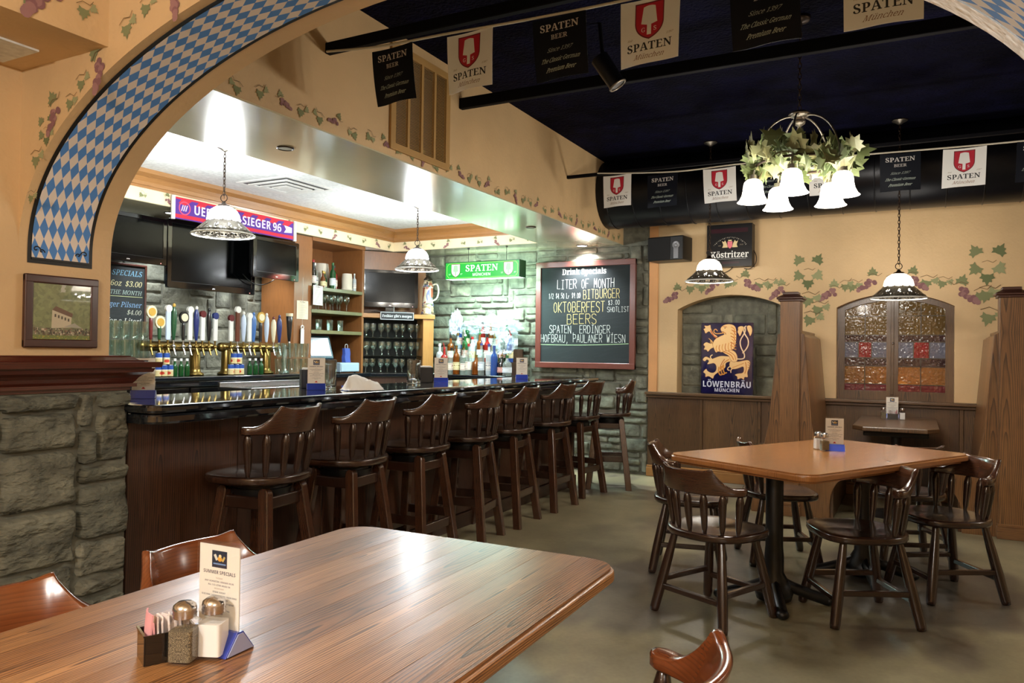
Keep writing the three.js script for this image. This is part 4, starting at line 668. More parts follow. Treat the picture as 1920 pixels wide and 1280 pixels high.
board('chalkboard', 'big wood-framed chalkboard headed Drink Specials on the stone end wall', 'chalkboard', 1.195, 1.2, 0.065, 0.045, canvasTex(1024, 1024, (x, w, h) => {
  chalkBg(x, w, h, '#1d2427'); const W = '#d5dad6', Y = '#cbb878';
  txt(x, 'Drink Specials', 505, 62, 'bold 84px serif', '#e3e5df', 'center', 500);
  const G = { A: '0,6 2,0 4,6|.8,4 3.2,4', B: '0,0 0,6 3,6 4,5 4,4 3,3 0,3|3,3 3.6,2 3.4,.6 2.6,0 0,0', C: '4,1 3,0 1,0 0,1.5 0,4.5 1,6 3,6 4,5', D: '0,0 0,6 2.4,6 4,4.4 4,1.6 2.4,0 0,0', E: '4,0 0,0 0,6 4,6|0,3 3,3', F: '4,0 0,0 0,6|0,3 3,3', G: '4,1 3,0 1,0 0,1.5 0,4.5 1,6 3,6 4,5 4,3.4 2.4,3.4', H: '0,0 0,6|4,0 4,6|0,3 4,3', I: '.6,0 3.4,0|2,0 2,6|.6,6 3.4,6', K: '0,0 0,6|4,0 0,3.4 4,6', L: '0,0 0,6 4,6', M: '0,6 .4,0 2,4 3.6,0 4,6', N: '0,6 0,0 4,6 4,0', O: '2,0 .6,.8 0,3 .6,5.2 2,6 3.4,5.2 4,3 3.4,.8 2,0', P: '0,6 0,0 3,0 4,1 4,2.2 3,3.2 0,3.2', R: '0,6 0,0 3,0 4,1 4,2.2 3,3 0,3|1.6,3 4,6', S: '4,.8 2.8,0 1,0 0,1 .2,2.2 3.6,3.6 4,4.8 3,6 1,6 0,5.2', T: '0,0 4,0|2,0 2,6', U: '0,0 0,4.8 1,6 3,6 4,4.8 4,0', W: '0,0 1,6 2,2 3,6 4,0', r: '0.4,3 0.4,6|.4,4 1.6,3 2.6,3.2', t: '1.4,1 1.4,5.6 2.4,6|.4,2.6 2.6,2.6', '$': '3.6,1.2 2.4,.6 .8,1 .8,2.2 3.2,3.6 3.4,4.8 2,5.6 .6,5|2,0 2,6.4', '0': '2,0 .6,.8 0,3 .6,5.2 2,6 3.4,5.2 4,3 3.4,.8 2,0', '3': '.4,.6 2,0 3.4,1 2,2.8 3.6,4.2 2,6 .2,5.4', '4': '3,6 3,0 0,4 4,4', '5': '3.6,0 .6,0 .4,2.6 2.4,2.2 3.6,3.6 2.6,5.8 .2,5.6', '9': '3.6,2 2,3.2 .4,2 1.6,0 3.4,.6 3.6,2 3,6', '1': '1,1 2,0 2,6', '2': '.2,1 2,0 3.6,1.4 .2,6 4,6', '/': '3.4,0 .6,6', '.': '1.8,5.8 2.2,6', ',': '2,5.6 1.4,7' };
  const hand = (s, px, py, size, c, mw) => { const h = size * 1.06, adv = mw / s.length, w = adv * 0.70, r = rng(s.length * 7 + px); x.strokeStyle = c; x.lineWidth = Math.max(3.4, size * 0.055); x.lineJoin = x.lineCap = 'round'; [...s].forEach((ch, i) => { const g = G[ch]; if (!g) return; const ox = px - mw / 2 + i * adv + adv * 0.15, oy = py - h / 2 + (r() - 0.5) * h * 0.10, sl = (r() - 0.5) * 0.1; for (const pl of g.split('|')) { x.beginPath(); pl.split(' ').forEach((q, k) => { const [a, b] = q.split(',').map(Number), X = ox + a / 4 * w + sl * (6 - b) * h / 30 * 2, Y = oy + b / 6 * h; k ? x.lineTo(X, Y) : x.moveTo(X, Y); }); x.stroke(); } }); };
  hand('LITER OF MONTH', 520, 190, 88, W, 650); hand('1/2 $4.50 Lr $9.00', 285, 312, 52, W, 370); hand('BITBURGER', 700, 300, 88, Y, 410);
  hand('OKTOBERFEST', 450, 432, 100, Y, 590); hand('$3.00', 840, 392, 46, W, 130); hand('SHOTLIST', 885, 462, 48, W, 240); hand('BEERS', 485, 556, 96, Y, 350);
  hand('SPATEN, ERDINGER,', 480, 665, 76, W, 740); hand('HOFBRAU, PAULANER WIESN', 490, 760, 76, W, 960);
  x.strokeStyle = '#a8c79a'; x.lineWidth = 6; x.beginPath(); x.moveTo(10, 826); x.quadraticCurveTo(500, 838, 1000, 812); x.stroke();
}), M.frameRed, [-3.283, 1.736, -7.905], 0, 0.9);
board('chalkboard', 'small chalkboard with handwritten specials on the back wall behind the glasses', 'chalkboard', 0.72, 0.60, 0.022, 0.03, canvasTex(640, 512, (x, w, h) => {
  chalkBg(x, w, h, '#12181a'); const line = (s, y, c, sz) => { x.font = `italic ${sz}px serif`; x.fillStyle = c; x.textAlign = 'right'; x.textBaseline = 'middle'; x.fillText(s, 610, y); };
  line('DRINK SPECIALS', 62, '#5f8fa8', 58); line('16oz  $3.00', 145, '#b9b384', 60); line('BEER OF THE MONTH', 215, '#8fa39b', 46); x.strokeStyle = '#b8c08a'; x.lineWidth = 4; x.beginPath(); x.moveTo(120, 250); x.lineTo(620, 245); x.stroke(); line('Bitburger Pilsner', 310, '#6f93b8', 56); line('$4.00', 370, '#b5b9a6', 52); line('Ask for a Liter!', 440, '#cfd3cb', 60);
}), M.frameDark, [-6.085, 1.735, -4.135], Math.PI / 2, 0.7);
{ // enamel sign with a lion
  const t = thing('enamel_sign', 'blue enamel beer sign with a golden rampant lion standing in the niche', 'sign', [-1.725, 1.272, -7.955], 0);
  const tex = canvasTex(640, 900, (x, w, h) => {
    x.fillStyle = '#14123f'; x.fillRect(0, 0, w, h); x.lineCap = x.lineJoin = 'round';
    x.save(); x.scale(640 / 575, 900 / 790); x.translate(-65, -65);
    const curve = (p, close) => { const n = p.length, m = (i, j) => [(p[i][0] + p[j][0]) / 2, (p[i][1] + p[j][1]) / 2]; x.beginPath(); if (close) { const q = m(n - 1, 0); x.moveTo(...q); for (let i = 0; i < n; i++) x.quadraticCurveTo(...p[i], ...m(i, (i + 1) % n)); x.closePath(); } else { x.moveTo(...p[0]); for (let i = 1; i < n - 1; i++) x.quadraticCurveTo(...p[i], ...m(i, i + 1)); x.lineTo(...p[n - 1]); } };
    const blob = (p) => { curve(p, true); x.fillStyle = '#e9c088'; x.fill(); x.lineWidth = 3; x.strokeStyle = '#8a4a1c'; x.stroke(); };
    const line = (p, w, c) => { curve(p, false); x.lineWidth = w; x.strokeStyle = c; x.stroke(); };
    blob([[400, 470], [380, 530], [400, 570], [440, 580], [500, 560], [540, 540], [545, 590], [530, 620], [480, 622], [436, 640], [475, 655], [470, 695], [520, 668], [545, 700], [548, 655], [592, 668], [578, 610], [600, 560], [615, 500], [590, 470], [540, 480], [480, 495], [440, 490]]);
    line([[395, 545], [370, 560], [362, 585], [385, 590]], 12, '#e9c088'); line([[420, 565], [398, 590], [402, 612]], 12, '#e9c088'); for (const k of [0, 1, 2]) line([[585, 500 + k * 26], [606, 505 + k * 26], [604, 520 + k * 26]], 5, '#8a4a1c');
    blob([[400, 438], [330, 432], [280, 432], [220, 455], [180, 472], [150, 450], [110, 438], [72, 480], [112, 500], [126, 470], [160, 490], [125, 530], [175, 522], [210, 510], [240, 540], [240, 590], [215, 620], [180, 625], [130, 600], [128, 570], [78, 620], [118, 632], [108, 680], [152, 655], [205, 698], [212, 650], [260, 615], [300, 590], [345, 560], [340, 520], [360, 500], [410, 490]]);
    line([[185, 470], [160, 445], [190, 422]], 12, '#e9c088'); for (const [dx, dy] of [[0, 0], [28, -8], [52, -22]]) line([[268 + dx, 560 + dy], [262 + dx, 610 + dy], [282 + dx, 648 + dy], [300 + dx, 640 + dy]], 15, '#d08a3e');
    line([[330, 470], [290, 520], [285, 580]], 9, '#b8652a'); line([[380, 470], [320, 500], [305, 560]], 8, '#c87a34'); line([[560, 500], [575, 560], [555, 620]], 9, '#c87a34'); line([[540, 510], [470, 540], [420, 560]], 6, '#c87a34');
    blob([[290, 375], [340, 365], [405, 360], [455, 390], [475, 440], [475, 485], [430, 505], [395, 475], [385, 432], [330, 405]]); line([[320, 385], [400, 410], [430, 470]], 10, '#c87a34'); line([[370, 378], [440, 410], [455, 470]], 6, '#b8652a');
    blob([[245, 225], [200, 208], [175, 185], [150, 150], [108, 190], [98, 150], [82, 130], [112, 122], [88, 88], [132, 100], [168, 78], [168, 125], [205, 190], [250, 212]]); line([[170, 150], [205, 215], [240, 232]], 12, '#b8552a');
    blob([[255, 255], [190, 298], [150, 290], [118, 275], [78, 310], [112, 328], [84, 365], [125, 362], [138, 395], [168, 355], [205, 338], [245, 335]]); for (const k of [0, 1, 2]) line([[150 + k * 14, 238 + k * 12], [178 + k * 10, 262 + k * 10], [165 + k * 12, 280 + k * 10]], 9, '#d9a05c');
    blob([[190, 310], [212, 250], [270, 215], [335, 190], [300, 175], [272, 125], [318, 82], [392, 74], [445, 100], [458, 160], [458, 230], [452, 290], [438, 352], [380, 372], [330, 378], [290, 395], [262, 378], [230, 402], [210, 350]]);
    for (let k = 0; k < 7; k++) line([[400 + 8 * Math.sin(k * 2), 110 + k * 34], [440, 128 + k * 34], [428 + 8 * (k % 2), 150 + k * 34], [455, 165 + k * 32]], 9, k % 2 ? '#b8652a' : '#d08a3e');
    for (let k = 0; k < 6; k++) line([[240 + k * 34, 320 - k * 8], [228 + k * 34, 352 - k * 4], [246 + k * 34, 385 - k * 3]], 8, k % 2 ? '#b8652a' : '#d08a3e'); line([[300, 160], [335, 172], [340, 190]], 7, '#8a4a1c'); x.fillStyle = '#3a1a08'; x.beginPath(); x.arc(330, 120, 6, 0, 7); x.fill(); line([[305, 105], [330, 100], [350, 112]], 6, '#b8652a');
    line([[330, 172], [270, 185], [215, 182], [200, 150], [225, 128], [245, 152]], 11, '#d9974c');
    line([[470, 462], [545, 470], [552, 410], [508, 340], [496, 260], [540, 190], [560, 140], [545, 110]], 13, '#e9c9a0'); line([[530, 395], [585, 340], [592, 250], [552, 195], [530, 140], [560, 100]], 13, '#e9c9a0');
    blob([[470, 110], [520, 95], [545, 120], [520, 160], [505, 205], [492, 215], [482, 185], [466, 165], [478, 140]]); blob([[565, 95], [615, 90], [632, 140], [622, 190], [604, 215], [596, 180], [578, 150]]); x.restore();
    txt(x, 'LÖWENBRÄU', 320, 778, 'bold 108px sans-serif', '#d8d8e2', 'center', 610); txt(x, 'MÜNCHEN', 325, 852, 'bold 62px sans-serif', '#d8d8e2', 'center', 440);
  });
  const g = new THREE.BoxGeometry(0.52, 0.726, 0.008, 12, 12, 1), P = g.attributes.position; for (let i = 0; i < P.count; i++) { const a = P.getX(i) / 0.26, b = P.getY(i) / 0.363; P.setZ(i, P.getZ(i) + 0.014 * (1 - a * a) * (1 - b * b)); } g.computeVertexNormals();
  const en = phy({ map: tex, roughness: 0.12, clearcoat: 1, clearcoatRoughness: 0.05 }); obj('enamel_plate', g, en, t); obj('plate_rim', (() => { const s = rrect(0.524, 0.73, 0.01); s.holes.push(new THREE.Path(rrect(0.506, 0.712, 0.008).getPoints(6).reverse())); return extrude(s, 0.008, 0.001).translate(0, 0, -0.004); })(), phy({ color: '#100e34', roughness: 0.15, clearcoat: 1 }), t);
}
{
  const t = thing('beer_sign', 'square black beer sign with white blackletter name above the niche', 'sign', [-1.692, 2.418, -7.93]);
  const tex = canvasTex(640, 600, (x, w, h) => {
    x.fillStyle = '#08070b'; x.fillRect(0, 0, w, h); x.fillStyle = '#2a0714'; x.fillRect(60, 60, 520, 60); x.fillRect(220, 530, 240, 30);
    x.strokeStyle = '#c9c3b4'; x.lineWidth = 5; for (let k = 0; k < 24; k++) { const a = Math.PI * (1.22 + 0.56 * k / 23); x.beginPath(); x.moveTo(330 + 300 * Math.cos(a), 480 + 300 * Math.sin(a)); x.lineTo(330 + (300 - 8 - (k % 3) * 6) * Math.cos(a), 480 + (300 - 8 - (k % 3) * 6) * Math.sin(a)); x.stroke(); }
    x.fillStyle = '#cdb88a'; for (const s of [-1, 1]) { x.beginPath(); x.moveTo(330 + s * 30, 330); x.lineTo(330 + s * 110, 330); x.lineTo(330 + s * 95, 290); x.lineTo(330 + s * 115, 235); x.lineTo(330 + s * 85, 250); x.lineTo(330 + s * 70, 225); x.lineTo(330 + s * 45, 270); x.closePath(); x.fill(); }
    x.fillStyle = '#d0707a'; x.beginPath(); x.moveTo(295, 245); x.lineTo(365, 245); x.lineTo(365, 300); x.quadraticCurveTo(355, 335, 330, 345); x.quadraticCurveTo(305, 335, 295, 300); x.fill(); x.fillStyle = '#cdb88a'; x.fillRect(305, 222, 50, 18);
    txt(x, 'seit', 180, 300, 'italic 24px serif', '#a89c84'); txt(x, '1543', 490, 295, 'italic 24px serif', '#a89c84');
    txt(x, 'Köstritzer', 325, 430, 'bold 124px serif', '#e4e4e0', 'center', 540); x.fillStyle = '#b8b8b4'; x.fillRect(90, 488, 470, 4);
  });
  const mb = M.black; obj('sign_box', new THREE.BoxGeometry(0.45, 0.43, 0.14), [mb, mb, mb, mb, std({ map: tex, roughness: 0.3 }), mb], t);
  obj('sign_cable', merge([tube([V(0.225, -0.05, -0.03), V(0.25, -0.11, -0.02), V(0.245, -0.18, -0.02), V(0.19, -0.235, -0.02), V(0.13, -0.23, -0.03)], 0.004, 24, 5), tube([V(0.02, -0.215, -0.02), V(-0.03, -0.25, -0.03), V(-0.12, -0.27, -0.05), V(-0.16, -0.23, -0.06)], 0.004, 24, 5)]), M.black, t);
  const s = thing('wall_speaker', 'black box loudspeaker with a round tweeter high on the corner of the dining wall', 'speaker', [-2.305, 2.405, -7.86], -0.16);
  obj('speaker_box', crb(-0.2, 0.2, -0.125, 0.125, -0.12, 0.12, 0.012), M.black, s); obj('grille', crb(-0.19, 0.06, -0.115, 0.115, 0.118, 0.126, 0.006), std({ color: '#0f0f10', roughness: 0.9 }), s);
  obj('tweeter', merge([lathe([[0.0, 0.004], [0.012, 0.004], [0.02, 0.0], [0.034, 0.008], [0.04, 0.0]], 24).rotateX(Math.PI / 2).translate(0.125, 0.03, 0.122), crb(0.098, 0.152, -0.11, 0.01, 0.12, 0.124, 0.002)]), std({ color: '#77777a', roughness: 0.3, metalness: 0.6 }), s);
  obj('bracket', crb(-0.03, 0.03, -0.03, 0.03, -0.15, -0.11, 0.004), M.black, s);
}
{ // lit green hanging sign
  const t = thing('lit_sign', 'green lit beer sign hanging from the soffit in front of the stone wall', 'sign', [-4.372, 2.236, -7.56]);
  const tex = canvasTex(1024, 210, (x, w, h) => {
    x.fillStyle = '#1fae3c'; x.fillRect(0, 0, w, h); x.strokeStyle = '#a8f56a'; x.lineWidth = 5; x.beginPath(); x.moveTo(50, 14); x.lineTo(974, 14); x.lineTo(1004, 50); x.lineTo(1004, 160); x.lineTo(974, 196); x.lineTo(50, 196); x.lineTo(20, 160); x.lineTo(20, 50); x.closePath(); x.stroke();
    M.drawCrest(x, 145, 100, 120, '#dff5df', '#9fd8a0'); M.drawCrest(x, 880, 100, 120, '#dff5df', '#9fd8a0');
    txt(x, 'SPATEN', 512, 80, 'bold 112px serif', '#f2fff2', 'center', 460); txt(x, 'MÜNCHEN', 512, 162, 'bold 50px sans-serif', '#e8ffe8', 'center', 330); txt(x, '13', 55, 150, 'italic 26px serif', '#dfffe0'); txt(x, '97', 225, 150, 'italic 26px serif', '#dfffe0'); txt(x, '13', 790, 150, 'italic 26px serif', '#dfffe0'); txt(x, '97', 968, 150, 'italic 26px serif', '#dfffe0');
  });
  const face = std({ color: '#000000', emissiveMap: tex, emissive: C('#ffffff'), emissiveIntensity: 1.7, roughness: 0.4 }), side = std({ color: '#0f5a2c', roughness: 0.4 }), low = M.glow('#e6fff2', 3);
  obj('sign_box', new THREE.BoxGeometry(0.962, 0.19, 0.15), [side, side, side, low, face, face], t);
  obj('box_edge', merge([cb(-0.486, 0.486, 0.09, 0.098, -0.078, 0.078), cb(-0.487, -0.479, -0.094, 0.094, -0.078, 0.078), cb(0.479, 0.487, -0.094, 0.094, -0.078, 0.078)]), side, t);
  obj('hanger_wire', merge([cyl(0.003, 0.003, 0.17, -0.22, 0.178, 0, 6), cyl(0.003, 0.003, 0.17, 0.28, 0.178, 0, 6), cyl(0.012, 0.012, 0.012, -0.22, 0.256, 0), cyl(0.012, 0.012, 0.012, 0.28, 0.256, 0)]), M.black, t);
  for (const [c, i, w, h, y, z, rx, ry] of [['#d6fff4', 170, 0.9, 0.13, -0.1, 0, -Math.PI / 2, 0], ['#d8ffe4', 1.0, 0.9, 0.17, 0, 0.082, 0, Math.PI], ['#d0ffe8', 26, 0.9, 0.17, 0, -0.082, 0, 0]]) { const l = new THREE.RectAreaLight(C(c), i, w, h); l.name = 'sign_light'; l.position.set(0, y, z); l.rotation.set(rx, ry, 0); t.add(l); }
}
{ // scarf over the ivory band
  const tex = canvasTex(1400, 180, (x, w, h) => {
    x.fillStyle = '#55308c'; x.fillRect(0, 0, w, h); x.fillStyle = '#c2283c'; for (let k = 0; k < 9; k++) { x.beginPath(); x.moveTo(k * 170 - 80, 0); x.lineTo(k * 170 + 30, 0); x.lineTo(k * 170 - 50, 60); x.lineTo(k * 170 - 120, 50); x.fill(); } x.fillRect(0, 140, w, 30); x.fillRect(0, 0, w, 16);
    x.strokeStyle = '#d0506a'; x.lineWidth = 10; x.beginPath(); x.arc(110, 84, 52, 0, 7); x.stroke(); x.fillStyle = '#d9c4d2'; for (let k = 0; k < 3; k++) { x.save(); x.translate(88 + k * 20, 84); x.rotate(0.3); x.fillRect(-5, -26, 10, 52); x.restore(); }
    txt(x, 'UEFA-CUP-SIEGER 96', 715, 84, 'bold 108px sans-serif', '#d8cede', 'center', 1040); x.fillStyle = '#d8cede'; x.beginPath(); x.moveTo(1265, 50); x.lineTo(1370, 62); x.lineTo(1370, 112); x.lineTo(1265, 122); x.lineTo(1290, 86); x.fill();
  });
  const g = new THREE.BoxGeometry(1.42, 0.185, 0.006, 40, 3, 1), P = g.attributes.position; for (let i = 0; i < P.count; i++) P.setZ(i, P.getZ(i) + 0.005 * Math.sin(P.getX(i) * 9) + 0.003 * Math.sin(P.getX(i) * 23)); g.computeVertexNormals();
  const t = thing('scarf', 'purple and red football supporters scarf hung above the televisions', 'scarf', [-5.575, 2.498, -5.07], Math.PI / 2); const bk = std({ color: '#8a2038', roughness: 0.9 });
  obj('cloth', g, [bk, bk, bk, bk, std({ map: tex, roughness: 0.9 }), bk], t);
  for (const s of [-1, 1]) obj('white_end', new THREE.CylinderGeometry(0.018, 0.018, 0.2, 10).translate(s * 0.715, -0.002, 0.006), M.white, t);
}
{ // framed print on the arch pier
  const tex = canvasTex(512, 512, (x, w, h) => {
    const r = rng(17); x.fillStyle = '#75785a'; x.fillRect(0, 0, w, h); x.fillStyle = '#b9bcae'; x.fillRect(220, 0, 90, 110);
    for (let k = 0; k < 900; k++) { const px = r() * w, py = r() * 380; if (px > 230 && px < 300 && py < 90) continue; const d = 0.5 + 0.5 * r(); x.fillStyle = `rgba(${70 + 75 * d},${80 + 75 * d},${55 + 50 * d},0.8)`; x.beginPath(); x.ellipse(px, py, 12 + r() * 26, 8 + r() * 18, r() * 3, 0, 7); x.fill(); }
    x.fillStyle = '#6b4a38'; x.beginPath(); x.moveTo(165, 245); x.lineTo(200, 205); x.lineTo(345, 265); x.lineTo(340, 300); x.fill(); x.fillStyle = '#c9bfa6'; x.beginPath(); x.moveTo(170, 240); x.lineTo(335, 300); x.lineTo(330, 390); x.lineTo(165, 400); x.fill(); x.fillStyle = '#4c4438'; for (let k = 0; k < 5; k++) x.fillRect(190 + k * 28, 275 + k * 9, 14, 26);
    x.fillStyle = '#a8a498'; x.beginPath(); x.moveTo(270, 385); x.lineTo(360, 350); x.lineTo(430, 395); x.fill();
    for (let k = 0; k < 160; k++) { x.fillStyle = ['#3a3228', '#c8b8a0', '#58442f', '#8c6a58', '#2a2a22'][k % 5]; x.fillRect(20 + r() * 470, 395 + r() * 60, 5 + r() * 10, 6 + r() * 18); }
    x.fillStyle = '#6a7a34'; x.fillRect(0, 462, w, 50); for (let k = 0; k < 60; k++) { x.fillStyle = k % 2 ? '#c2a23c' : '#8f9a44'; x.fillRect(r() * w, 466 + r() * 40, 10, 5); }
  });
  const t = board('framed_picture', 'small framed garden-house print hung on the arch pier below the lozenge panel', 'picture', 0.291, 0.278, 0.033, 0.02, tex, M.frameDark, [-2.948, 1.441, -1.812], Math.PI / 2, 0.35);
  obj('picture_glass', bx(0.234, 0.221, 0.002, 0, 0, 0.0055), phy({ color: '#ffffff', transmission: 1, roughness: 0.02, thickness: 0, ior: 1.5 }), t);
}
// ------------------------------------------------------------------ ceiling fittings over the bar
{
  const d = thing('ceiling_vent', 'square white air diffuser in the bar ceiling', 'vent', [-4.94, 2.752, -5.02]);
  for (const [s, y, k] of [[0.6, 0, 0], [0.46, -0.012, 1], [0.32, -0.02, 2], [0.18, -0.024, 3]]) { const q = rrect(s, s, 0.01); q.holes.push(new THREE.Path(rrect(s - 0.07, s - 0.07, 0.008).getPoints(4).reverse())); obj(k ? 'louvre' : 'vent_frame', extrude(q, 0.006, 0.002).rotateX(Math.PI / 2).translate(0, y, 0), M.white, d); }
  obj('vent_gap_shade', cb(-0.27, 0.27, -0.006, -0.004, -0.27, 0.27), std({ color: '#7c7c7c', roughness: 0.5, metalness: 0.6 }), d); obj('centre_plate', crb(-0.05, 0.05, -0.032, -0.026, -0.05, 0.05, 0.002), M.white, d);  // grey sheet behind the louvres, its colour stands in for shade in the gaps
  const ring = (label, x, z, lens, r0 = 0.045) => { const t = thing('downlight', label, 'downlight', [x, 2.497, z]); obj('trim_ring', new THREE.TorusGeometry(r0, 0.006, 8, 32).rotateX(Math.PI / 2).translate(0, -0.002, 0), M.bronze, t); obj('lens', cyl(r0 - 0.006, r0 - 0.006, 0.004, 0, -0.003, 0, 28), lens, t); return t; };
  const off = std({ color: '#a09880', roughness: 0.5 }), on = M.glow('#f4faff', 8);
  ring('unlit round downlight in the glossy soffit, nearest the arch', -3.31, -3.35, off); ring('unlit round downlight in the glossy soffit near its far end', -3.25, -6.48, off); ring('lit round downlight in the soffit above the big chalkboard', -3.29, -7.83, on, 0.06);
  ring('lit round downlight above the televisions, left of the scarf', -5.83, -4.53, on, 0.045); ring('lit round downlight above the televisions, behind the middle of the scarf', -5.83, -5.55, on, 0.045);
}

// ------------------------------------------------------------------ back bar furniture
{
  const t = thing('back_counter', 'black-topped back counter that carries the beer taps and glasses', 'counter');
  obj('countertop', boxUV(merge([crb(-6.12, -5.30, 1.035, 1.07, -5.84, -2.2, 0.01), crb(-6.12, -5.32, 0.985, 1.035, -5.83, -2.2, 0.008)]), 'z'), M.granite, t);
  for (let i = 0; i < 5; i++) { obj('door', crb(-5.36, -5.335, 0.12, 0.975, -5.80 + i * 0.72, -5.10 + i * 0.72, 0.006), M.blackGloss, t); }
  obj('carcass', cb(-6.1, -5.36, 0, 0.985, -5.83, -2.2), M.black, t);
  const u = thing('bar_sink', 'stainless under-bar sink ledge in front of the black back counter', 'sink', [0, 0, 0]);
  obj('sink_ledge', merge([crb(-5.20, -4.82, 0.955, 0.985, -5.55, -4.55, 0.006), crb(-5.22, -5.19, 0.955, 1.02, -5.55, -4.55, 0.005)]), M.steel, u); obj('sink_body', cb(-5.18, -4.86, 0.5, 0.955, -5.5, -4.6), M.steel, u); for (const z of [-5.5, -4.6]) for (const x of [-5.16, -4.88]) obj('leg', cyl(0.018, 0.018, 0.5, x, 0.25, z, 12), M.steel, u);
  const e = thing('end_counter', 'black counter along the end wall under the liquor bottles', 'counter');
  obj('countertop', boxUV(merge([crb(-5.0, -3.98, 1.01, 1.045, -7.95, -7.33, 0.01), crb(-4.99, -3.99, 0.965, 1.01, -7.95, -7.35, 0.006)]), 'x'), M.granite, e); obj('carcass', boxUV(cb(-4.98, -4.0, 0, 0.965, -7.95, -7.38)), M.barPanelB, e);
  const riser = obj('bottle_riser', boxUV(merge([cb(-4.95, -4.05, 1.045, 1.19, -7.93, -7.60), cb(-4.95, -4.05, 1.19, 1.34, -7.93, -7.78)]), 'x'), M.barPanelB, e);
}
{ // oak shelf unit with deep bays
  const t = thing('shelf_unit', 'tall oak back-bar shelf unit with bottles and glasses on its shelves', 'shelf');
  const zL = -6.115, zR = -6.955, xf = -5.64, xb = -6.1;
  obj('side_panel', boxUV(crb(xb, xf, 0.0, 2.49, -6.125, -5.865, 0.004)), M.shelfWood, t); obj('side_panel', boxUV(crb(xb, xf, 0.0, 2.49, zR - 0.03, zR + 0.005, 0.003)), M.shelfWood, t);
  obj('back_panel', boxUV(cb(xb - 0.01, xb + 0.01, 0, 2.49, zR, zL)), M.shelfWood, t);
  for (const y of [1.975, 1.735, 1.515]) obj('shelf', boxUV(crb(xb, xf + 0.004, y - 0.038, y, zR + 0.004, zL - 0.002, 0.003), 'z'), M.shelfEdge, t);
  obj('header', boxUV(crb(xb, xf + 0.01, 2.455, 2.495, zR - 0.03, zL, 0.004), 'z'), M.shelfWood, t);
  obj('worktop', boxUV(crb(xb, -5.52, 1.005, 1.05, zR - 0.03, zL + 0.27, 0.008), 'z'), M.granite, t); obj('base_cabinet', boxUV(cb(xb, -5.56, 0, 1.005, zR - 0.02, zL + 0.25)), M.barPanelB, t);
  const note = (label, x, y, z, w, h, tilt, seed) => { const n = thing('paper_notice', label, 'paper', [x, y, z], Math.PI / 2 + tilt); const tex = canvasTex(256, 256, (c, W, H) => { const r = rng(seed); c.fillStyle = seed === 1 ? '#d8cdb4' : '#dfe1dc'; c.fillRect(0, 0, W, H); c.fillStyle = '#77705f'; for (let k = 0; k < 14; k++) c.fillRect(24, 34 + k * 15, 120 + r() * 90, 3); c.fillRect(60, 14, 130, 8); }); const b = M.white; obj('sheet', new THREE.BoxGeometry(w, h, 0.0012), [b, b, b, b, std({ map: tex, roughness: 0.8 }), b], n); obj('pin', new THREE.SphereGeometry(0.006, 8, 6).translate(0, h / 2 - 0.012, 0.003), M.steel, n); };
  note('cream paper notice pinned to the oak side panel of the shelf unit', -5.636, 1.715, -5.985, 0.165, 0.19, 0, 1); note('white paper sheet taped over the left edge of the bottle shelf', -5.615, 1.88, -6.19, 0.17, 0.205, 0.12, 2);
  const op = thing('opener_tag', 'white bottle opener hanging on a string from the oak side panel', 'opener', [-5.62, 1.44, -5.97], Math.PI / 2); const s = rrect(0.045, 0.15, 0.006); const hh = new THREE.TorusGeometry(0.018, 0.006, 8, 20).translate(0, 0.095, 0); obj('tag_plate', merge([extrude(s, 0.004, 0.001), hh]), M.white, op); obj('string', cyl(0.0012, 0.0012, 0.5, 0, 0.36, 0, 5), M.white, op);
}
const CB = thing('corner_cabinet', 'angled corner cabinet with a television on top and rows of beer goblets inside', 'cabinet', [-5.38, 0, -7.295], 49.3 * D2R);
{
  obj('side_panel', boxUV(crb(0.30, 0.43, 1.04, 1.69, -0.30, 0.0, 0.004)), M.oakTrim, CB); obj('side_panel', boxUV(crb(-0.44, -0.41, 1.04, 1.69, -0.30, 0.0, 0.004)), M.shelfWood, CB);
  obj('top_shelf', boxUV(crb(-0.44, 0.44, 1.685, 1.735, -0.38, 0.02, 0.005), 'x'), M.oakTrim, CB); obj('back_panel', cb(-0.42, 0.31, 1.04, 1.69, -0.31, -0.29), std({ color: '#141210', roughness: 0.8 }), CB);
  obj('worktop', boxUV(crb(-0.44, 0.44, 1.0, 1.045, -0.36, 0.06, 0.008), 'x'), M.granite, CB); obj('base_cabinet', boxUV(cb(-0.43, 0.43, 0, 1.0, -0.34, 0.03)), M.barPanelB, CB);
  for (const y of [1.245, 1.455]) obj('glass_shelf', crb(-0.41, 0.30, y - 0.008, y, -0.29, -0.01, 0.002), M.glassSolid, CB);
  obj('rear_panel', boxUV(cb(-0.42, 0.4, 1.735, 2.49, -0.30, -0.28)), M.shelfWood, CB);
}
const inCab = (x, y, z) => { const a = 49.3 * D2R, c = Math.cos(a), s = Math.sin(a); return [-5.38 + x * c + z * s, y, -7.295 - x * s + z * c]; };
{ // name plate
  const tex = canvasTex(512, 120, (x, w, h) => { x.fillStyle = '#14161c'; x.fillRect(0, 0, w, h); x.strokeStyle = '#c9ccd0'; x.lineWidth = 7; x.strokeRect(8, 8, w - 16, h - 16); txt(x, "Freibier gibt's morgen", 256, 62, 'bold 50px serif', '#d6d8dc', 'center', 450); });
  const p = inCab(-0.02, 1.71, 0.03), t = thing('name_plate', 'small dark plate with white gothic lettering hung below the corner television', 'sign', p, 49.3 * D2R); const b = M.black; obj('plate', new THREE.BoxGeometry(0.40, 0.095, 0.006), [b, b, b, b, std({ map: tex, roughness: 0.5 }), b], t); obj('hook', cyl(0.002, 0.002, 0.06, -0.04, 0.075, 0, 5), M.white, t);
}
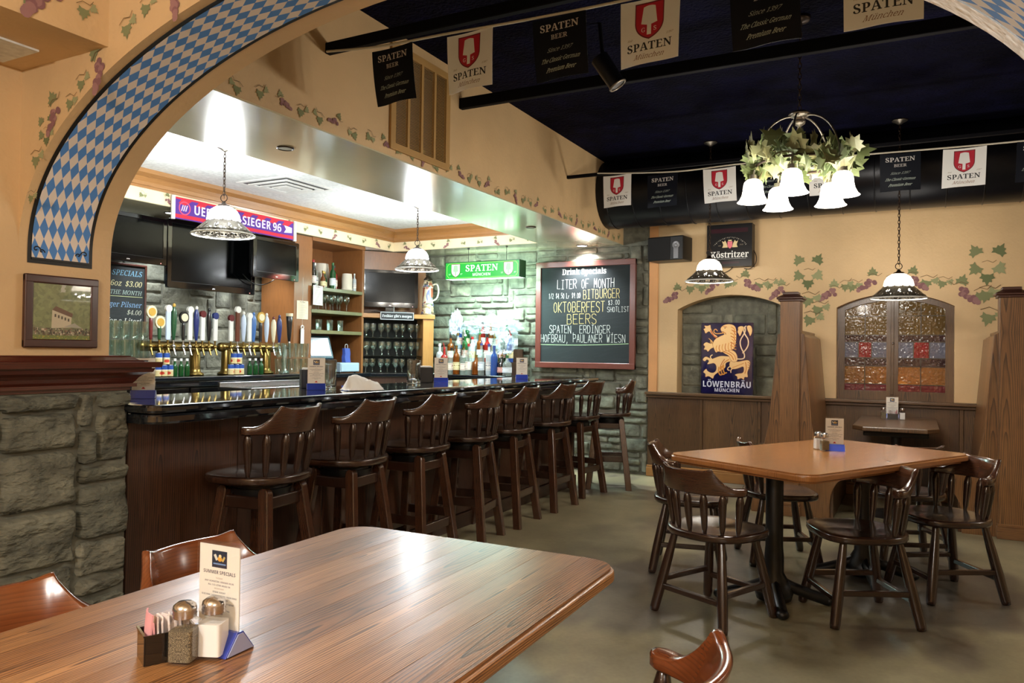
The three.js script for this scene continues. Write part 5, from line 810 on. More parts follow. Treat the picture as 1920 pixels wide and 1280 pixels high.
// televisions
function tv(label, w, h, pos, turn, stand, reach = 0.25) {
  const t = thing('television', label, 'television', pos, turn, 'black flat televisions behind the bar'), b = 0.035;
  obj('screen', bx(w - 2 * b, h - 2.4 * b, 0.01, 0, 0.012, 0.026), M.screen, t);
  obj('bezel', (() => { const s = rrect(w, h, 0.012); const p = new THREE.Path(rrect(w - 2 * b, h - 2.4 * b, 0.004).getPoints(4).reverse()); p.curves.forEach(() => 0); const hs = rrect(w - 2 * b, h - 2.4 * b, 0.004).getPoints(4).map((q) => [q.x, q.y + 0.012]).reverse(); const hp = new THREE.Path(); hs.forEach((q, i) => i ? hp.lineTo(...q) : hp.moveTo(...q)); s.holes.push(hp); return extrude(s, 0.026, 0.004).translate(0, 0, 0.006); })(), M.blackGloss, t);
  obj('back_shell', crb(-w / 2 + 0.02, w / 2 - 0.02, -h / 2 + 0.03, h / 2 - 0.02, -0.05, 0.012, 0.012), M.black, t);
  obj('badge', crb(-0.014, 0.014, -h / 2 + 0.014, -h / 2 + 0.024, 0.036, 0.038, 0.001), M.steel, t); obj('indicator', new THREE.SphereGeometry(0.004, 8, 6).translate(w / 2 - 0.06, -h / 2 + 0.012, 0.037), M.glow('#ff3020', 1.5), t);
  if (stand) obj('stand', merge([crb(-0.05, 0.05, -h / 2 - 0.05, -h / 2, -0.03, 0.01, 0.004), crb(-0.2, 0.2, -h / 2 - 0.062, -h / 2 - 0.05, -0.09, 0.08, 0.005)]), M.blackGloss, t); else obj('wall_bracket', merge([crb(-0.1, 0.1, -0.1, 0.1, -0.08, -0.05, 0.004), bx(0.06, 0.06, reach, 0, 0, -0.06 - reach / 2)]), M.black, t);
  return t;
}
tv('large black flat television in the middle behind the bar, under the scarf', 0.97, 0.60, [-5.80, 2.135, -4.96], Math.PI / 2 - 0.02);
tv('left black flat television behind the bar, half hidden by the arch', 0.74, 0.40, [-5.82, 2.22, -4.10], Math.PI / 2);
tv('smaller black flat television beside the oak shelf unit, right of the large one', 0.60, 0.385, [-5.61, 2.188, -5.555], Math.PI / 2, false, 0.44);
tv('black flat television standing on the corner cabinet, left of the tall stein', 0.66, 0.43, inCab(-0.09, 2.03, -0.08), 49.3 * D2R, true);
tag(obj('cable', tube([V(-5.70, 2.02, -5.24), V(-5.71, 1.95, -5.36), V(-5.71, 1.935, -5.48), V(-5.70, 1.985, -5.62), V(-5.68, 2.06, -5.70)], 0.005, 24, 5), M.black), 'thin black cable sagging on the stone between two televisions', 'cable');
// ------------------------------------------------------------------ beer taps
const tapCol = { maroon: '#5a1518', green: '#1d4a2c', white: '#d8d8d2', navy: '#1c2a66', blue: '#3d6aa8', black: '#121214', cream: '#d9cfae', brown: '#5a2c18', gold: '#b8923c', bavar: '#b9c8dc' };
const tapMat = {}; for (const k in tapCol) tapMat[k] = phy({ color: tapCol[k], roughness: 0.3, clearcoat: 0.6 });
function tower(label, z0, z1, cols, handles) {
  const t = thing('tap_tower', label, 'beer tap', [-5.55, 0, 0]);
  obj('tap_rail', merge([new THREE.CylinderGeometry(0.042, 0.042, z1 - z0, 20).rotateX(Math.PI / 2).translate(0, 1.318, (z0 + z1) / 2), new THREE.SphereGeometry(0.042, 16, 12).translate(0, 1.318, z0), new THREE.SphereGeometry(0.042, 16, 12).translate(0, 1.318, z1)]), M.brass, t);
  for (const c of cols) obj('column', lathe([[0.0, 1.07], [0.075, 1.07], [0.075, 1.085], [0.05, 1.1], [0.044, 1.13], [0.044, 1.29], [0, 1.29]], 24).translate(0, 0, c), M.brass, t);
  handles.forEach(([z, h, body, cap, kind, lab]) => {
    obj('faucet', merge([bar(V(0.03, 1.315, z), V(0.085, 1.315, z), 0.012, 0.012), new THREE.SphereGeometry(0.018, 12, 8).translate(0.088, 1.318, z), bar(V(0.088, 1.31, z), V(0.115, 1.245, z), 0.010, 0.007), cyl(0.008, 0.008, 0.05, 0.088, 1.35, z, 10)]), z % 0.02 > -0.01 ? M.brass : M.steel, t);
    const y = 1.37, g = kind === 'paddle' ? lathe([[0, 0], [0.012, 0], [0.014, 0.02], [0.016, h * 0.5], [0.014, h * 0.62], [0, h * 0.64]], 14) : kind === 'slab' ? rbx(0.022, h, 0.042, 0.006, 0, h / 2, 0) : lathe([[0, 0], [0.011, 0], [0.013, h * 0.08], [0.020, h * 0.3], [0.025, h * 0.6], [0.022, h * 0.8], [0.012, h * 0.9], [0.008, h * 0.93], [0, h * 0.94]], 16);
    const hd = obj('tap_handle', g.translate(0.088, y, z), tapMat[body], t); hd.userData.label = lab;
    const cg = kind === 'paddle' ? new THREE.CylinderGeometry(0.045, 0.045, 0.018, 24).rotateZ(Math.PI / 2).scale(1, 1.15, 1).translate(0.092, y + h * 0.8, z) : kind === 'slab' ? merge([new THREE.CylinderGeometry(0.03, 0.03, 0.024, 20).rotateZ(Math.PI / 2).translate(0.088, y + h, z)]) : new THREE.SphereGeometry(0.013, 12, 10).scale(1, 1.4, 1).translate(0.088, y + h * 0.96, z);
    obj('handle_top', cg, tapMat[cap], hd);
    if (kind === 'paddle') obj('badge_face', new THREE.CylinderGeometry(0.033, 0.033, 0.004, 20).rotateZ(Math.PI / 2).translate(0.103, y + h * 0.8, z), tapMat[cap === 'white' || cap === 'cream' ? 'gold' : 'cream'], hd);
  });
}
tower('left brass beer tap tower with ten varied tap handles', -4.74, -4.07, [-4.27, -4.59], [[-4.085, 0.28, 'maroon', 'cream', 'paddle', 'dark red handle with a round cream badge'], [-4.165, 0.18, 'green', 'cream', 'paddle', 'short green handle'], [-4.245, 0.26, 'bavar', 'white', 'slab', 'blue and white checked handle'], [-4.30, 0.30, 'green', 'gold', 'turned', 'tall dark green turned handle'], [-4.395, 0.24, 'black', 'black', 'paddle', 'black handle with a dark round badge'], [-4.46, 0.26, 'white', 'white', 'slab', 'plain white handle'], [-4.525, 0.29, 'navy', 'white', 'turned', 'blue handle with a white top'], [-4.59, 0.23, 'white', 'maroon', 'slab', 'white handle with a red round top'], [-4.66, 0.28, 'black', 'black', 'turned', 'black turned handle'], [-4.725, 0.22, 'white', 'navy', 'slab', 'white handle with a blue round top']]);
tower('right brass beer tap tower with nine varied tap handles', -5.54, -4.87, [-4.93, -5.41], [[-4.90, 0.21, 'white', 'maroon', 'slab', 'white handle with a small red badge'], [-4.975, 0.29, 'brown', 'white', 'slab', 'brown handle with a white shield'], [-5.045, 0.27, 'bavar', 'white', 'turned', 'blue and white patterned handle'], [-5.115, 0.24, 'white', 'white', 'slab', 'white slab handle'], [-5.165, 0.27, 'blue', 'blue', 'turned', 'mid blue tapered handle'], [-5.25, 0.29, 'black', 'gold', 'paddle', 'black handle with a gold badge'], [-5.325, 0.27, 'bavar', 'white', 'turned', 'pale blue banded handle'], [-5.415, 0.24, 'cream', 'maroon', 'turned', 'cream handle with a red top'], [-5.49, 0.26, 'navy', 'navy', 'turned', 'dark blue turned handle']]);
{ const t = thing('tap_tower', 'single chrome tap with a tall black handle right of the brass towers', 'beer tap', [-5.5, 0, -5.60]); obj('column', lathe([[0, 1.07], [0.05, 1.07], [0.05, 1.085], [0.022, 1.1], [0.022, 1.34], [0, 1.35]], 20), M.steel, t); const hd = obj('tap_handle', lathe([[0, 1.38], [0.012, 1.38], [0.02, 1.45], [0.028, 1.57], [0.034, 1.63], [0, 1.63]], 16).translate(0.06, 0, 0), tapMat.black, t); obj('handle_top', cyl(0.035, 0.034, 0.03, 0.06, 1.643, 0), tapMat.cream, hd); obj('faucet', merge([bar(V(0.0, 1.32, 0), V(0.07, 1.32, 0), 0.012, 0.012), bar(V(0.06, 1.39, 0), V(0.075, 1.22, 0), 0.012, 0.008)]), M.steel, t); }
// ------------------------------------------------------------------ glasses, cans, bottles
const lin = (r) => r.map((p) => p);
const pintGeo = lathe([[0.0, 0.0], [0.029, 0.0], [0.031, 0.004], [0.042, 0.145], [0.0405, 0.145], [0.029, 0.012], [0, 0.012]], 20);
const gobGeo = lathe([[0, 0], [0.034, 0], [0.034, 0.003], [0.008, 0.012], [0.006, 0.05], [0.014, 0.062], [0.036, 0.09], [0.042, 0.125], [0.037, 0.165], [0.0355, 0.165], [0.040, 0.125], [0.034, 0.092], [0.0, 0.068]], 20);
const wineGeo = lathe([[0, 0], [0.034, 0], [0.034, 0.003], [0.005, 0.01], [0.004, 0.075], [0.02, 0.09], [0.036, 0.12], [0.034, 0.165], [0.028, 0.19], [0.027, 0.19], [0.033, 0.165], [0.035, 0.12], [0.018, 0.092], [0, 0.085]], 18);
let proto = {};
const ORD = ['first', 'second', 'third', 'fourth', 'fifth', 'sixth', 'seventh', 'eighth', 'ninth'];
function glassware(key, name, geo, cat, label, group, pos) { if (!proto[key]) { proto[key] = obj(name, geo, M.glass); tag(proto[key], label, cat, group); proto[key].position.set(...pos); } else dup(proto[key], label, pos, 0, group); }
for (let i = 0; i < 5; i++) for (let j = 0; j < 2; j++) for (let k = 0; k < 3; k++) glassware('pintL', 'pint_glass', pintGeo, 'glass', `pint glass left of the taps, ${['bottom', 'middle', 'top'][k]} tier, ${ORD[i]} from the left, ${j ? 'back' : 'front'} row`, 'pint glasses left of the taps', [-5.5 - j * 0.095 + 0.01 * (k % 2), 1.071 + k * 0.149, -3.72 - i * 0.083]);
for (let i = 0; i < 5; i++) for (let k = 0; k < 2; k++) glassware('pintR', 'pint_glass', pintGeo, 'glass', `pint glass right of the brass taps, ${k ? 'upper' : 'lower'} tier, ${ORD[i]} from the left`, 'pint glasses right of the taps', [-5.42 + 0.008 * (k % 2), 1.071 + k * 0.149, -5.45 - i * 0.085]);
for (let i = 0; i < 9; i++) glassware('wine', 'wine_glass', wineGeo, 'glass', `${ORD[i]} stemmed wine glass from the left on the second oak shelf`, 'wine glasses on the second shelf', [-5.76 - (i % 2) * 0.09, 1.7355, -6.36 - i * 0.058]);
for (let i = 0; i < 8; i++) glassware('tumb', 'tumbler', lathe([[0, 0], [0.03, 0], [0.036, 0.12 + 0], [0.0345, 0.12], [0.028, 0.012], [0, 0.012]], 18), 'glass', `${ORD[i]} straight tumbler from the left on the third oak shelf`, 'tumblers on the third shelf', [-5.74 - (i % 2) * 0.07, 1.5155, -6.17 - i * 0.088]);
for (let r = 0; r < 3; r++) for (let i = 0; i < 8; i++) glassware('gob', 'beer_goblet', gobGeo, 'glass', `${ORD[i]} stemmed beer goblet from the left, ${['bottom', 'middle', 'top'][r]} row of the corner cabinet`, 'beer goblets in the corner cabinet', inCab(-0.36 + i * 0.088 + (r % 2) * 0.01, [1.0455, 1.2455, 1.4555][r], -0.07 - (i % 2) * 0.05));
const labelTex = (bg, fg, a, b) => canvasTex(128, 128, (x, w, h) => { x.fillStyle = bg; x.fillRect(0, 0, w, h); x.fillStyle = fg; x.fillRect(10, 14, 108, 6); x.fillRect(10, 108, 108, 5); txt(x, a, 64, 54, 'bold 30px serif', fg, 'center', 104); txt(x, b, 64, 86, '16px sans-serif', fg, 'center', 90); });
const bottleShapes = {
  wine: [[0.036, 0], [0.037, 0.004], [0.037, 0.19], [0.03, 0.215], [0.0145, 0.24], [0.0135, 0.29], [0.0135, 0.30]],
  liquor: [[0.04, 0], [0.041, 0.004], [0.041, 0.175], [0.035, 0.195], [0.015, 0.215], [0.0135, 0.265], [0.0135, 0.275]],
  tall: [[0.034, 0], [0.035, 0.004], [0.037, 0.21], [0.03, 0.235], [0.014, 0.25], [0.013, 0.31], [0.013, 0.32]],
  beer: [[0.029, 0], [0.030, 0.004], [0.030, 0.105], [0.024, 0.125], [0.0125, 0.145], [0.0115, 0.185], [0.0125, 0.19]],
  squat: [[0.045, 0], [0.047, 0.006], [0.05, 0.08], [0.046, 0.13], [0.02, 0.155], [0.015, 0.19], [0.015, 0.2]],
};
function bottle(shape, glass, cap, lab, label, pos, group, s = 1, capKind = 'cap') {
  const t = thing('bottle', label, 'bottle', pos, rr(0, 6.28, rm), group), P = bottleShapes[shape].map(([a, b]) => [a * s, b * s]), H = P[P.length - 1][1], R = P[2][0];
  obj('glass_body', lathe([[0, 0], ...P, [0, H]], 20), glass, t);
  obj('cap', capKind === 'pourer' ? merge([cyl(0.015 * s, 0.015 * s, 0.02, 0, H + 0.008, 0, 12), bar(V(0, H + 0.015, 0), V(0.012, H + 0.07, 0), 0.005, 0.0035)]) : cyl(0.0155 * s, 0.0155 * s, 0.03 * s, 0, H, 0, 14), cap, t);
  if (lab) obj('label', new THREE.CylinderGeometry(R + 0.0008, R + 0.0008, H * 0.28, 20, 1, true).translate(0, H * 0.3, 0), lab, t);
  return t;
}
const bg = { clear: phy({ color: '#e9f2ee', transmission: 0.85, roughness: 0.04, thickness: 0 }), green: phy({ color: '#1d5a2c', transmission: 0.45, roughness: 0.08, thickness: 0 }), dark: phy({ color: '#120c0a', roughness: 0.1, clearcoat: 1 }), amber: phy({ color: '#8a4a14', transmission: 0.5, roughness: 0.08, thickness: 0 }), red: phy({ color: '#8f1d18', transmission: 0.3, roughness: 0.1, thickness: 0 }), frost: phy({ color: '#cdd8dc', transmission: 0.4, roughness: 0.4, thickness: 0 }), blue: phy({ color: '#3a62b0', transmission: 0.5, roughness: 0.08, thickness: 0 }) };
const lb = [['#e4e0d2', '#7a2a22', 'No 7', 'LIQUEUR'], ['#d8d6cc', '#23305c', 'KORN', '38%'], ['#c99a92', '#3a1416', 'SEKT', 'BRUT'], ['#e2d9a8', '#5a3a14', 'RUM', 'GOLD'], ['#d4dde2', '#1c4c70', 'GIN', 'DRY']].map((a) => std({ map: labelTex(...a), roughness: 0.6, side: THREE.DoubleSide }));
const capM = { red: std({ color: '#a01c1c', roughness: 0.4 }), white: M.white, black: M.black, gold: M.brass, blue: std({ color: '#2c4688', roughness: 0.4 }), green: std({ color: '#245c2c', roughness: 0.4 }) };
let ng = 0; const GB = 'green bottles with white caps between the taps';
for (const z of [-4.30, -4.36, -4.42, -4.985, -5.055, -5.125].map((q, i) => (i < 3 ? q - 0.0 : q - 0.12))) bottle('beer', bg.green, capM.white, null, `${['left', 'middle', 'right'][ng++ % 3]} of the three small green bottles under the ${z > -4.6 ? 'left' : 'right'} tap tower`, [-5.44, 1.0705, z], z > -4.6 ? GB + ', left' : GB + ', right', 0.72);
{ const ct = canvasTex(128, 128, (x, w, h) => { x.fillStyle = '#d8c894'; x.fillRect(0, 0, w, h); x.fillStyle = '#2f52a0'; x.fillRect(0, 0, w, 50); x.fillStyle = '#e8e4d0'; x.fillRect(0, 50, w, 12); x.fillStyle = '#c0402c'; x.beginPath(); x.arc(64, 92, 18, 0, 7); x.fill(); }); const cm = std({ map: ct, roughness: 0.35, metalness: 0.2 });
  let nc = 0; const can = (label, g, p) => { const t = thing('drink_can', label, 'can', p, rr(0, 6, rm), g); obj('can_body', new THREE.CylinderGeometry(0.027, 0.027, 0.088, 18, 1, true).translate(0, 0.048, 0), cm, t); obj('can_end', merge([lathe([[0, 0], [0.022, 0], [0.027, 0.005]], 18), lathe([[0.027, 0.091], [0.023, 0.098], [0.022, 0.095], [0, 0.095]], 18)]), M.steel, t); };
  for (const [z, k] of [[-4.13, 0], [-4.19, 0], [-4.245, 0], [-4.14, 1], [-4.21, 1]]) can(`small can under the left tap tower, ${k ? 'upper' : 'lower'} row, ${ORD[nc++ % 5 - (k ? 3 : 0)]} from left`, 'small cans by the left taps', [-5.43, 1.0705 + k * 0.0985, z]);
  for (const [z, k] of [[-4.86, 0], [-4.92, 0], [-4.975, 0], [-4.89, 1], [-4.95, 1]]) can(`small can under the right tap tower, ${k ? 'upper' : 'lower'} row, ${ORD[nc++ % 5 - (k ? 3 : 0)]} from left`, 'small cans by the right taps', [-5.43, 1.0705 + k * 0.0985, z - 0.02]); }
// bottles and jars on the top shelf
[['wine', bg.dark, 'red', 0, 'dark wine bottle with a red top, leftmost on the top shelf'], ['liquor', bg.clear, 'white', 1, 'clear bottle with a pale label, second on the top shelf'], ['beer', bg.amber, 'gold', 3, 'small amber bottle on the top shelf beside the clear ones'], ['beer', bg.green, 'gold', 3, 'small green bottle with yellow label on the top shelf'], ['wine', bg.green, 'green', 4, 'tall green bottle in the middle of the top shelf'], ['liquor', bg.red, 'black', 0, 'reddish bottle before the white jar on the top shelf']].forEach(([s, g, c, l, lab], i) => bottle(s, g, capM[c], lb[l], lab, [-5.76 - (i % 2) * 0.05, 1.9755, -6.27 - i * 0.078], 'bottles on the top shelf of the oak unit', 0.95));
{ const jar = (label, p, s, m) => { const t = thing('ceramic_stein', label, 'stein', p, 2.2); obj('body', lathe([[0, 0], [0.055, 0], [0.055, 0.02], [0.05, 0.03], [0.052, 0.12], [0.046, 0.17], [0.04, 0.17], [0.04, 0.02], [0, 0.02]].map(([a, b]) => [a * s, b * s]), 24), m, t); obj('handle', tube([V(0.05, 0.14, 0), V(0.085, 0.135, 0), V(0.095, 0.09, 0), V(0.08, 0.045, 0), V(0.05, 0.035, 0)].map((v) => v.multiplyScalar(s)), 0.007 * s, 16, 6), m, t); return t; };
  jar('tall pale stoneware stein standing at the back of the top shelf', [-5.95, 1.9755, -6.60], 1.75, M.offwhite); jar('pale grey stoneware mug at the right end of the top shelf', [-5.74, 1.9755, -6.80], 1.15, M.offwhite);
  bottle('tall', bg.frost, capM.white, lb[1], 'slim pale bottle at the very right end of the top shelf', [-5.72, 1.9755, -6.905], undefined, 0.62);
  const stx = canvasTex(256, 512, (x, w, h) => { const r = rng(8); x.fillStyle = '#c9bba0'; x.fillRect(0, 0, w, h); for (let k = 0; k < 220; k++) { x.fillStyle = ['#5a5f8c', '#8c4a34', '#3c4a34', '#a08a5c', '#d8d0bc', '#46382c'][Math.floor(r() * 6)]; const y = r() * h; if (y > 70 && y < 110) continue; x.beginPath(); x.ellipse(r() * w, y, 5 + r() * 16, 6 + r() * 22, r() * 3, 0, 7); x.fill(); } x.fillStyle = '#8a7a5c'; x.fillRect(0, 330, w, 14); x.fillRect(0, 80, w, 10); x.fillStyle = '#5c3c2c'; x.fillRect(0, 420, w, 10); });
  const t = thing('ornate_stein', 'very tall painted stein with a handle at the right end of the corner cabinet', 'stein', inCab(0.375, 1.7355, -0.08), 0.2);
  obj('body', lathe([[0, 0], [0.078, 0], [0.08, 0.02], [0.07, 0.05], [0.068, 0.11], [0.073, 0.13], [0.066, 0.15], [0.06, 0.32], [0.066, 0.34], [0.05, 0.40], [0.046, 0.42], [0.0, 0.42]], 32), std({ map: stx, roughness: 0.35 }), t);
  obj('handle', tube([V(0.055, 0.36, 0), V(0.11, 0.37, 0), V(0.135, 0.29, 0), V(0.11, 0.2, 0), V(0.062, 0.17, 0)], 0.010, 24, 8), M.offwhite, t); obj('lid', lathe([[0.05, 0.42], [0.052, 0.43], [0.03, 0.455], [0.012, 0.47], [0.014, 0.49], [0, 0.5]], 24), M.pewter, t); }
// till
{
  const t = thing('till_screen', 'tilted touch-screen till standing under the oak shelves', 'till', [-5.72, 1.05, -6.33], Math.PI / 2 - 0.25);
  const g = new THREE.Group(); obj('housing', merge([rbx(0.31, 0.27, 0.035, 0.012).rotateX(-0.38).translate(0, 0.28, 0), rbx(0.2, 0.16, 0.1, 0.02, 0, 0.1, -0.06)]), std({ color: '#2c4a58', roughness: 0.4 }), t);
  const tx = canvasTex(256, 220, (x, w, h) => { x.fillStyle = '#c8d2dc'; x.fillRect(0, 0, w, h); x.fillStyle = '#b4c0cc'; for (let i = 0; i < 4; i++) for (let j = 0; j < 3; j++) x.fillRect(14 + i * 60, 20 + j * 66, 50, 54); });
  obj('screen', new THREE.BoxGeometry(0.255, 0.21, 0.004).translate(0, 0, 0.0185).rotateX(-0.38).translate(0, 0.28, 0), std({ map: tx, emissiveMap: tx, emissive: C('#ffffff'), emissiveIntensity: 0.55, roughness: 0.25 }), t); obj('foot', rbx(0.26, 0.02, 0.2, 0.006, 0, 0.012, -0.03), M.black, t);
  const c = thing('cash_drawer', 'pale grey cash drawer box beside the till', 'cash drawer', [-5.68, 1.05, -6.66], Math.PI / 2); obj('box', crb(-0.16, 0.16, 0.012, 0.115, -0.17, 0.12, 0.008), std({ color: '#93a9b8', roughness: 0.5 }), c); obj('drawer_front', crb(-0.15, 0.15, 0.02, 0.105, 0.118, 0.128, 0.004), std({ color: '#9db4c2', roughness: 0.45 }), c); for (const x of [-0.13, 0.13]) obj('foot', cyl(0.012, 0.012, 0.014, x, 0.007, 0.08, 10), M.black, c);
  const r = thing('blue_gift_bag', 'small blue paper bag on top of the cash drawer', 'bag', [-5.70, 1.166, -6.76], Math.PI / 2 + 0.1); obj('bag_body', (() => { const q = new THREE.BoxGeometry(0.1, 0.16, 0.05, 4, 5, 3), P = q.attributes.position; for (let i = 0; i < P.count; i++) { P.setX(i, P.getX(i) + 0.006 * Math.sin(P.getY(i) * 60)); P.setZ(i, P.getZ(i) * (1 - 0.35 * (P.getY(i) + 0.08) / 0.16)); } q.computeVertexNormals(); return q.translate(0, 0.08, 0); })(), std({ color: '#3a4f9c', roughness: 0.6 }), r); obj('handle', tube([V(-0.025, 0.155, 0), V(-0.02, 0.20, 0), V(0.02, 0.20, 0), V(0.025, 0.155, 0)], 0.003, 12, 5), M.white, r);
}
// liquor on the end counter
{
  const F = [['frost', 'tall', 'white', -1], ['red', 'liquor', 'red', 3], ['clear', 'liquor', 'black', 0], ['amber', 'wine', 'gold', 3], ['clear', 'liquor', 'gold', 0], ['clear', 'tall', 'red', 0], ['amber', 'squat', 'gold', -1], ['clear', 'tall', 'blue', 4], ['frost', 'tall', 'blue', 1], ['blue', 'wine', 'blue', -1], ['dark', 'squat', 'gold', 2], ['clear', 'squat', 'green', 4]];
  const where = ['leftmost tall frosted bottle in the front row of liquor on the end counter', 'red-topped red bottle, second in the front row of liquor', 'clear bottle with black cap in the front row, left part of the liquor', 'amber wine-shaped bottle in the front row of liquor', 'clear gold-capped bottle with red label in the front row of liquor', 'tall clear bottle with red cap and red label in the front row of liquor', 'squat amber bottle in the middle of the front row of liquor', 'tall clear bottle with blue cap in the front row of liquor', 'tall frosted bottle with blue cap in the front row of liquor', 'blue glass bottle toward the right of the front row of liquor', 'squat dark bottle with pink label in the front row of liquor', 'squat clear bottle with green cap, rightmost in the front row of liquor'];
  F.forEach(([g, s, c, l], i) => bottle(s, bg[g], capM[c], l < 0 ? null : lb[l], where[i], [-4.93 + i * 0.083, 1.0455, -7.50 + 0.03 * (i % 2)], 'liquor bottles on the end counter', 1.05, i % 3 === 1 ? 'pourer' : 'cap'));
  const cols = ['amber', 'clear', 'green', 'frost', 'amber', 'red', 'clear', 'green', 'blue'], shp = ['liquor', 'tall', 'wine'], caps = ['black', 'gold', 'white', 'red', 'green'];
  const ordw = ['first', 'second', 'third', 'fourth', 'fifth', 'sixth', 'seventh', 'eighth', 'ninth'];
  for (let i = 0; i < 9; i++) bottle(shp[i % 3], bg[cols[i]], capM[caps[i % 5]], lb[i % 5], `${cols[i] === 'frost' ? 'frosted' : cols[i]} bottle on the middle liquor step, ${ordw[i]} from its left end`, [-4.90 + i * 0.10, 1.1905, -7.69], 'liquor bottles on the end counter', 1.0, i % 2 ? 'cap' : 'pourer');
  for (let i = 0; i < 8; i++) bottle(shp[(i + 1) % 3], bg[cols[8 - i]], capM[caps[(i + 2) % 5]], lb[(i + 2) % 5], `${cols[8 - i] === 'frost' ? 'frosted' : cols[8 - i]} bottle on the top liquor step, ${ordw[i]} from its left end`, [-4.88 + i * 0.108, 1.3405, -7.85], 'liquor bottles on the end counter', 0.95);
  const wrap = (label, x, y, z, w, h, d, seed) => { const g = new THREE.IcosahedronGeometry(1, 6), P = g.attributes.position; for (let i = 0; i < P.count; i++) { const p = V(P.getX(i), P.getY(i), P.getZ(i)), q = 1 + 0.5 * (fbm(p.x * 3 + seed, p.y * 3 + p.z * 2.3 + seed, 2) - 0.5) + 0.75 * (noise(p.x * 9 + seed, p.y * 8 - p.z * 7 + 3) - 0.5); P.setXYZ(i, p.x * w * q, Math.max(p.y, -0.55) * h * q, p.z * d * q); } g.computeVertexNormals(); const o = obj('plastic_wrap', g, M.film); o.position.set(x, y, z); tag(o, label, 'plastic wrap'); };
  wrap('large crumpled sheet of clear plastic over the upper liquor bottles', -4.42, 1.60, -7.82, 0.34, 0.13, 0.10, 3); wrap('small tuft of clear plastic at the left of the liquor bottles', -4.88, 1.62, -7.78, 0.07, 0.16, 0.07, 9); wrap('clear plastic bag over the bottles at the right of the liquor', -4.12, 1.38, -7.62, 0.09, 0.14, 0.08, 14);
}
// ------------------------------------------------------------------ things on the bar top
const cardTex = canvasTex(256, 448, (x, w, h) => {
  x.fillStyle = '#e4e2da'; x.fillRect(0, 0, w, h); x.fillStyle = '#1d2740'; x.fillRect(80, 30, 96, 92); x.fillStyle = '#d8d8d0'; x.save(); x.translate(104, 66); x.rotate(-0.5); x.fillRect(-8, -16, 16, 34); x.restore(); x.fillStyle = '#d8a03c'; x.beginPath(); x.arc(130, 74, 14, 0, 7); x.fill(); x.fillStyle = '#e8d8a8'; x.beginPath(); x.arc(131, 58, 9, 0, 7); x.fill(); x.fillStyle = '#c8b068'; x.save(); x.translate(154, 72); x.rotate(0.5); x.fillRect(-6, -14, 12, 30); x.restore(); x.fillStyle = '#6f93c8'; x.fillRect(88, 98, 80, 8);
  txt(x, 'SUMMER SPECIALS', 128, 148, 'bold 27px sans-serif', '#4a4a58', 'center', 206);
  const L = ['TUESDAY', 'ANY SCHNITZEL DINNER $9.95', 'ALL 1/2 LITER MUGS $4', 'WEDNESDAY', 'STEAK NIGHT', '10 OZ STEAK, CHOICE OF POTATO, ONION RINGS', 'AND SALAD $12.95', '20% OFF ANY BOTTLE OF WINE', 'THURSDAY', '1/2 PRICE LITER BEERS', 'MUGS $5']; L.forEach((s, i) => txt(x, s, 128, 180 + i * 19, (i === 0 || i === 3 || i === 8 ? '11px' : 'bold 13px') + ' sans-serif', i === 0 || i === 3 || i === 8 ? '#9a8a7a' : '#5c5c66', 'center', 226));
  x.fillStyle = '#b02c2c'; x.beginPath(); x.moveTo(112, 430); x.lineTo(118, 404); x.lineTo(138, 404); x.lineTo(144, 430); x.fill(); x.fillStyle = '#c05048'; x.fillRect(106, 424, 44, 8);
});
const cardM = std({ map: cardTex, roughness: 0.4 }), blueM = phy({ color: '#2c3fa0', roughness: 0.25, clearcoat: 0.5 }), paleBlue = phy({ color: '#9fa8d0', roughness: 0.3, clearcoat: 0.5 });
function tentCard(label, pos, turn, dim = 1) {
  if (proto.tent) return dup(proto.tent, label, pos, turn);
  const t = proto.tent = thing('table_tent', label, 'table card', pos, turn, 'table tent cards in clear stands'), b = M.white;
  obj('card', new THREE.BoxGeometry(0.098, 0.15, 0.002).translate(0, 0.112, 0), [b, b, b, b, cardM, cardM], t);
  obj('acrylic_sleeve', merge([bx(0.104, 0.158, 0.0016, 0, 0.115, 0.003), bx(0.104, 0.158, 0.0016, 0, 0.115, -0.003)]), M.acrylic, t);
  const s = poly([[-0.034, 0], [0.034, 0], [0.007, 0.036], [-0.007, 0.036]]); obj('base', extrude(s, 0.104, 0.0008).rotateY(Math.PI / 2).translate(-0.052, 0.001, 0), blueM, t);
  for (const k of [-1, 1]) obj('base_end', extrude(poly([[-0.031, 0.001], [0.031, 0.001], [0.006, 0.034], [-0.006, 0.034]]), 0.002).rotateY(Math.PI / 2).translate(k > 0 ? 0.0525 : -0.0545, 0.001, 0), paleBlue, t);
  return t;
}
tentCard('tent card on the near oak table beside the salt and pepper shakers', [-1.13, 0.7605, -0.998], 0.05);
tentCard('tent card on the bar end next to the stone pier', [-3.20, 1.0705, -2.36], 0.8);
tentCard('tent card on the bar beside an empty glass, opposite the first stools', [-3.15, 1.0705, -3.47], 0.75);
tentCard('tent card on the bar beside the glass mug and black caddy', [-3.18, 1.0705, -4.86], 0.6);
tentCard('farthest tent card on the bar, in front of the stone end wall', [-3.12, 1.0705, -6.08], 0.5);
tentCard('tent card on the far oak table with a blue base', [-0.425, 0.7605, -4.83], 0.22);
tentCard('tent card on the small booth table against the rail below the window', [-0.20, 0.7605, -7.72], 0.0);
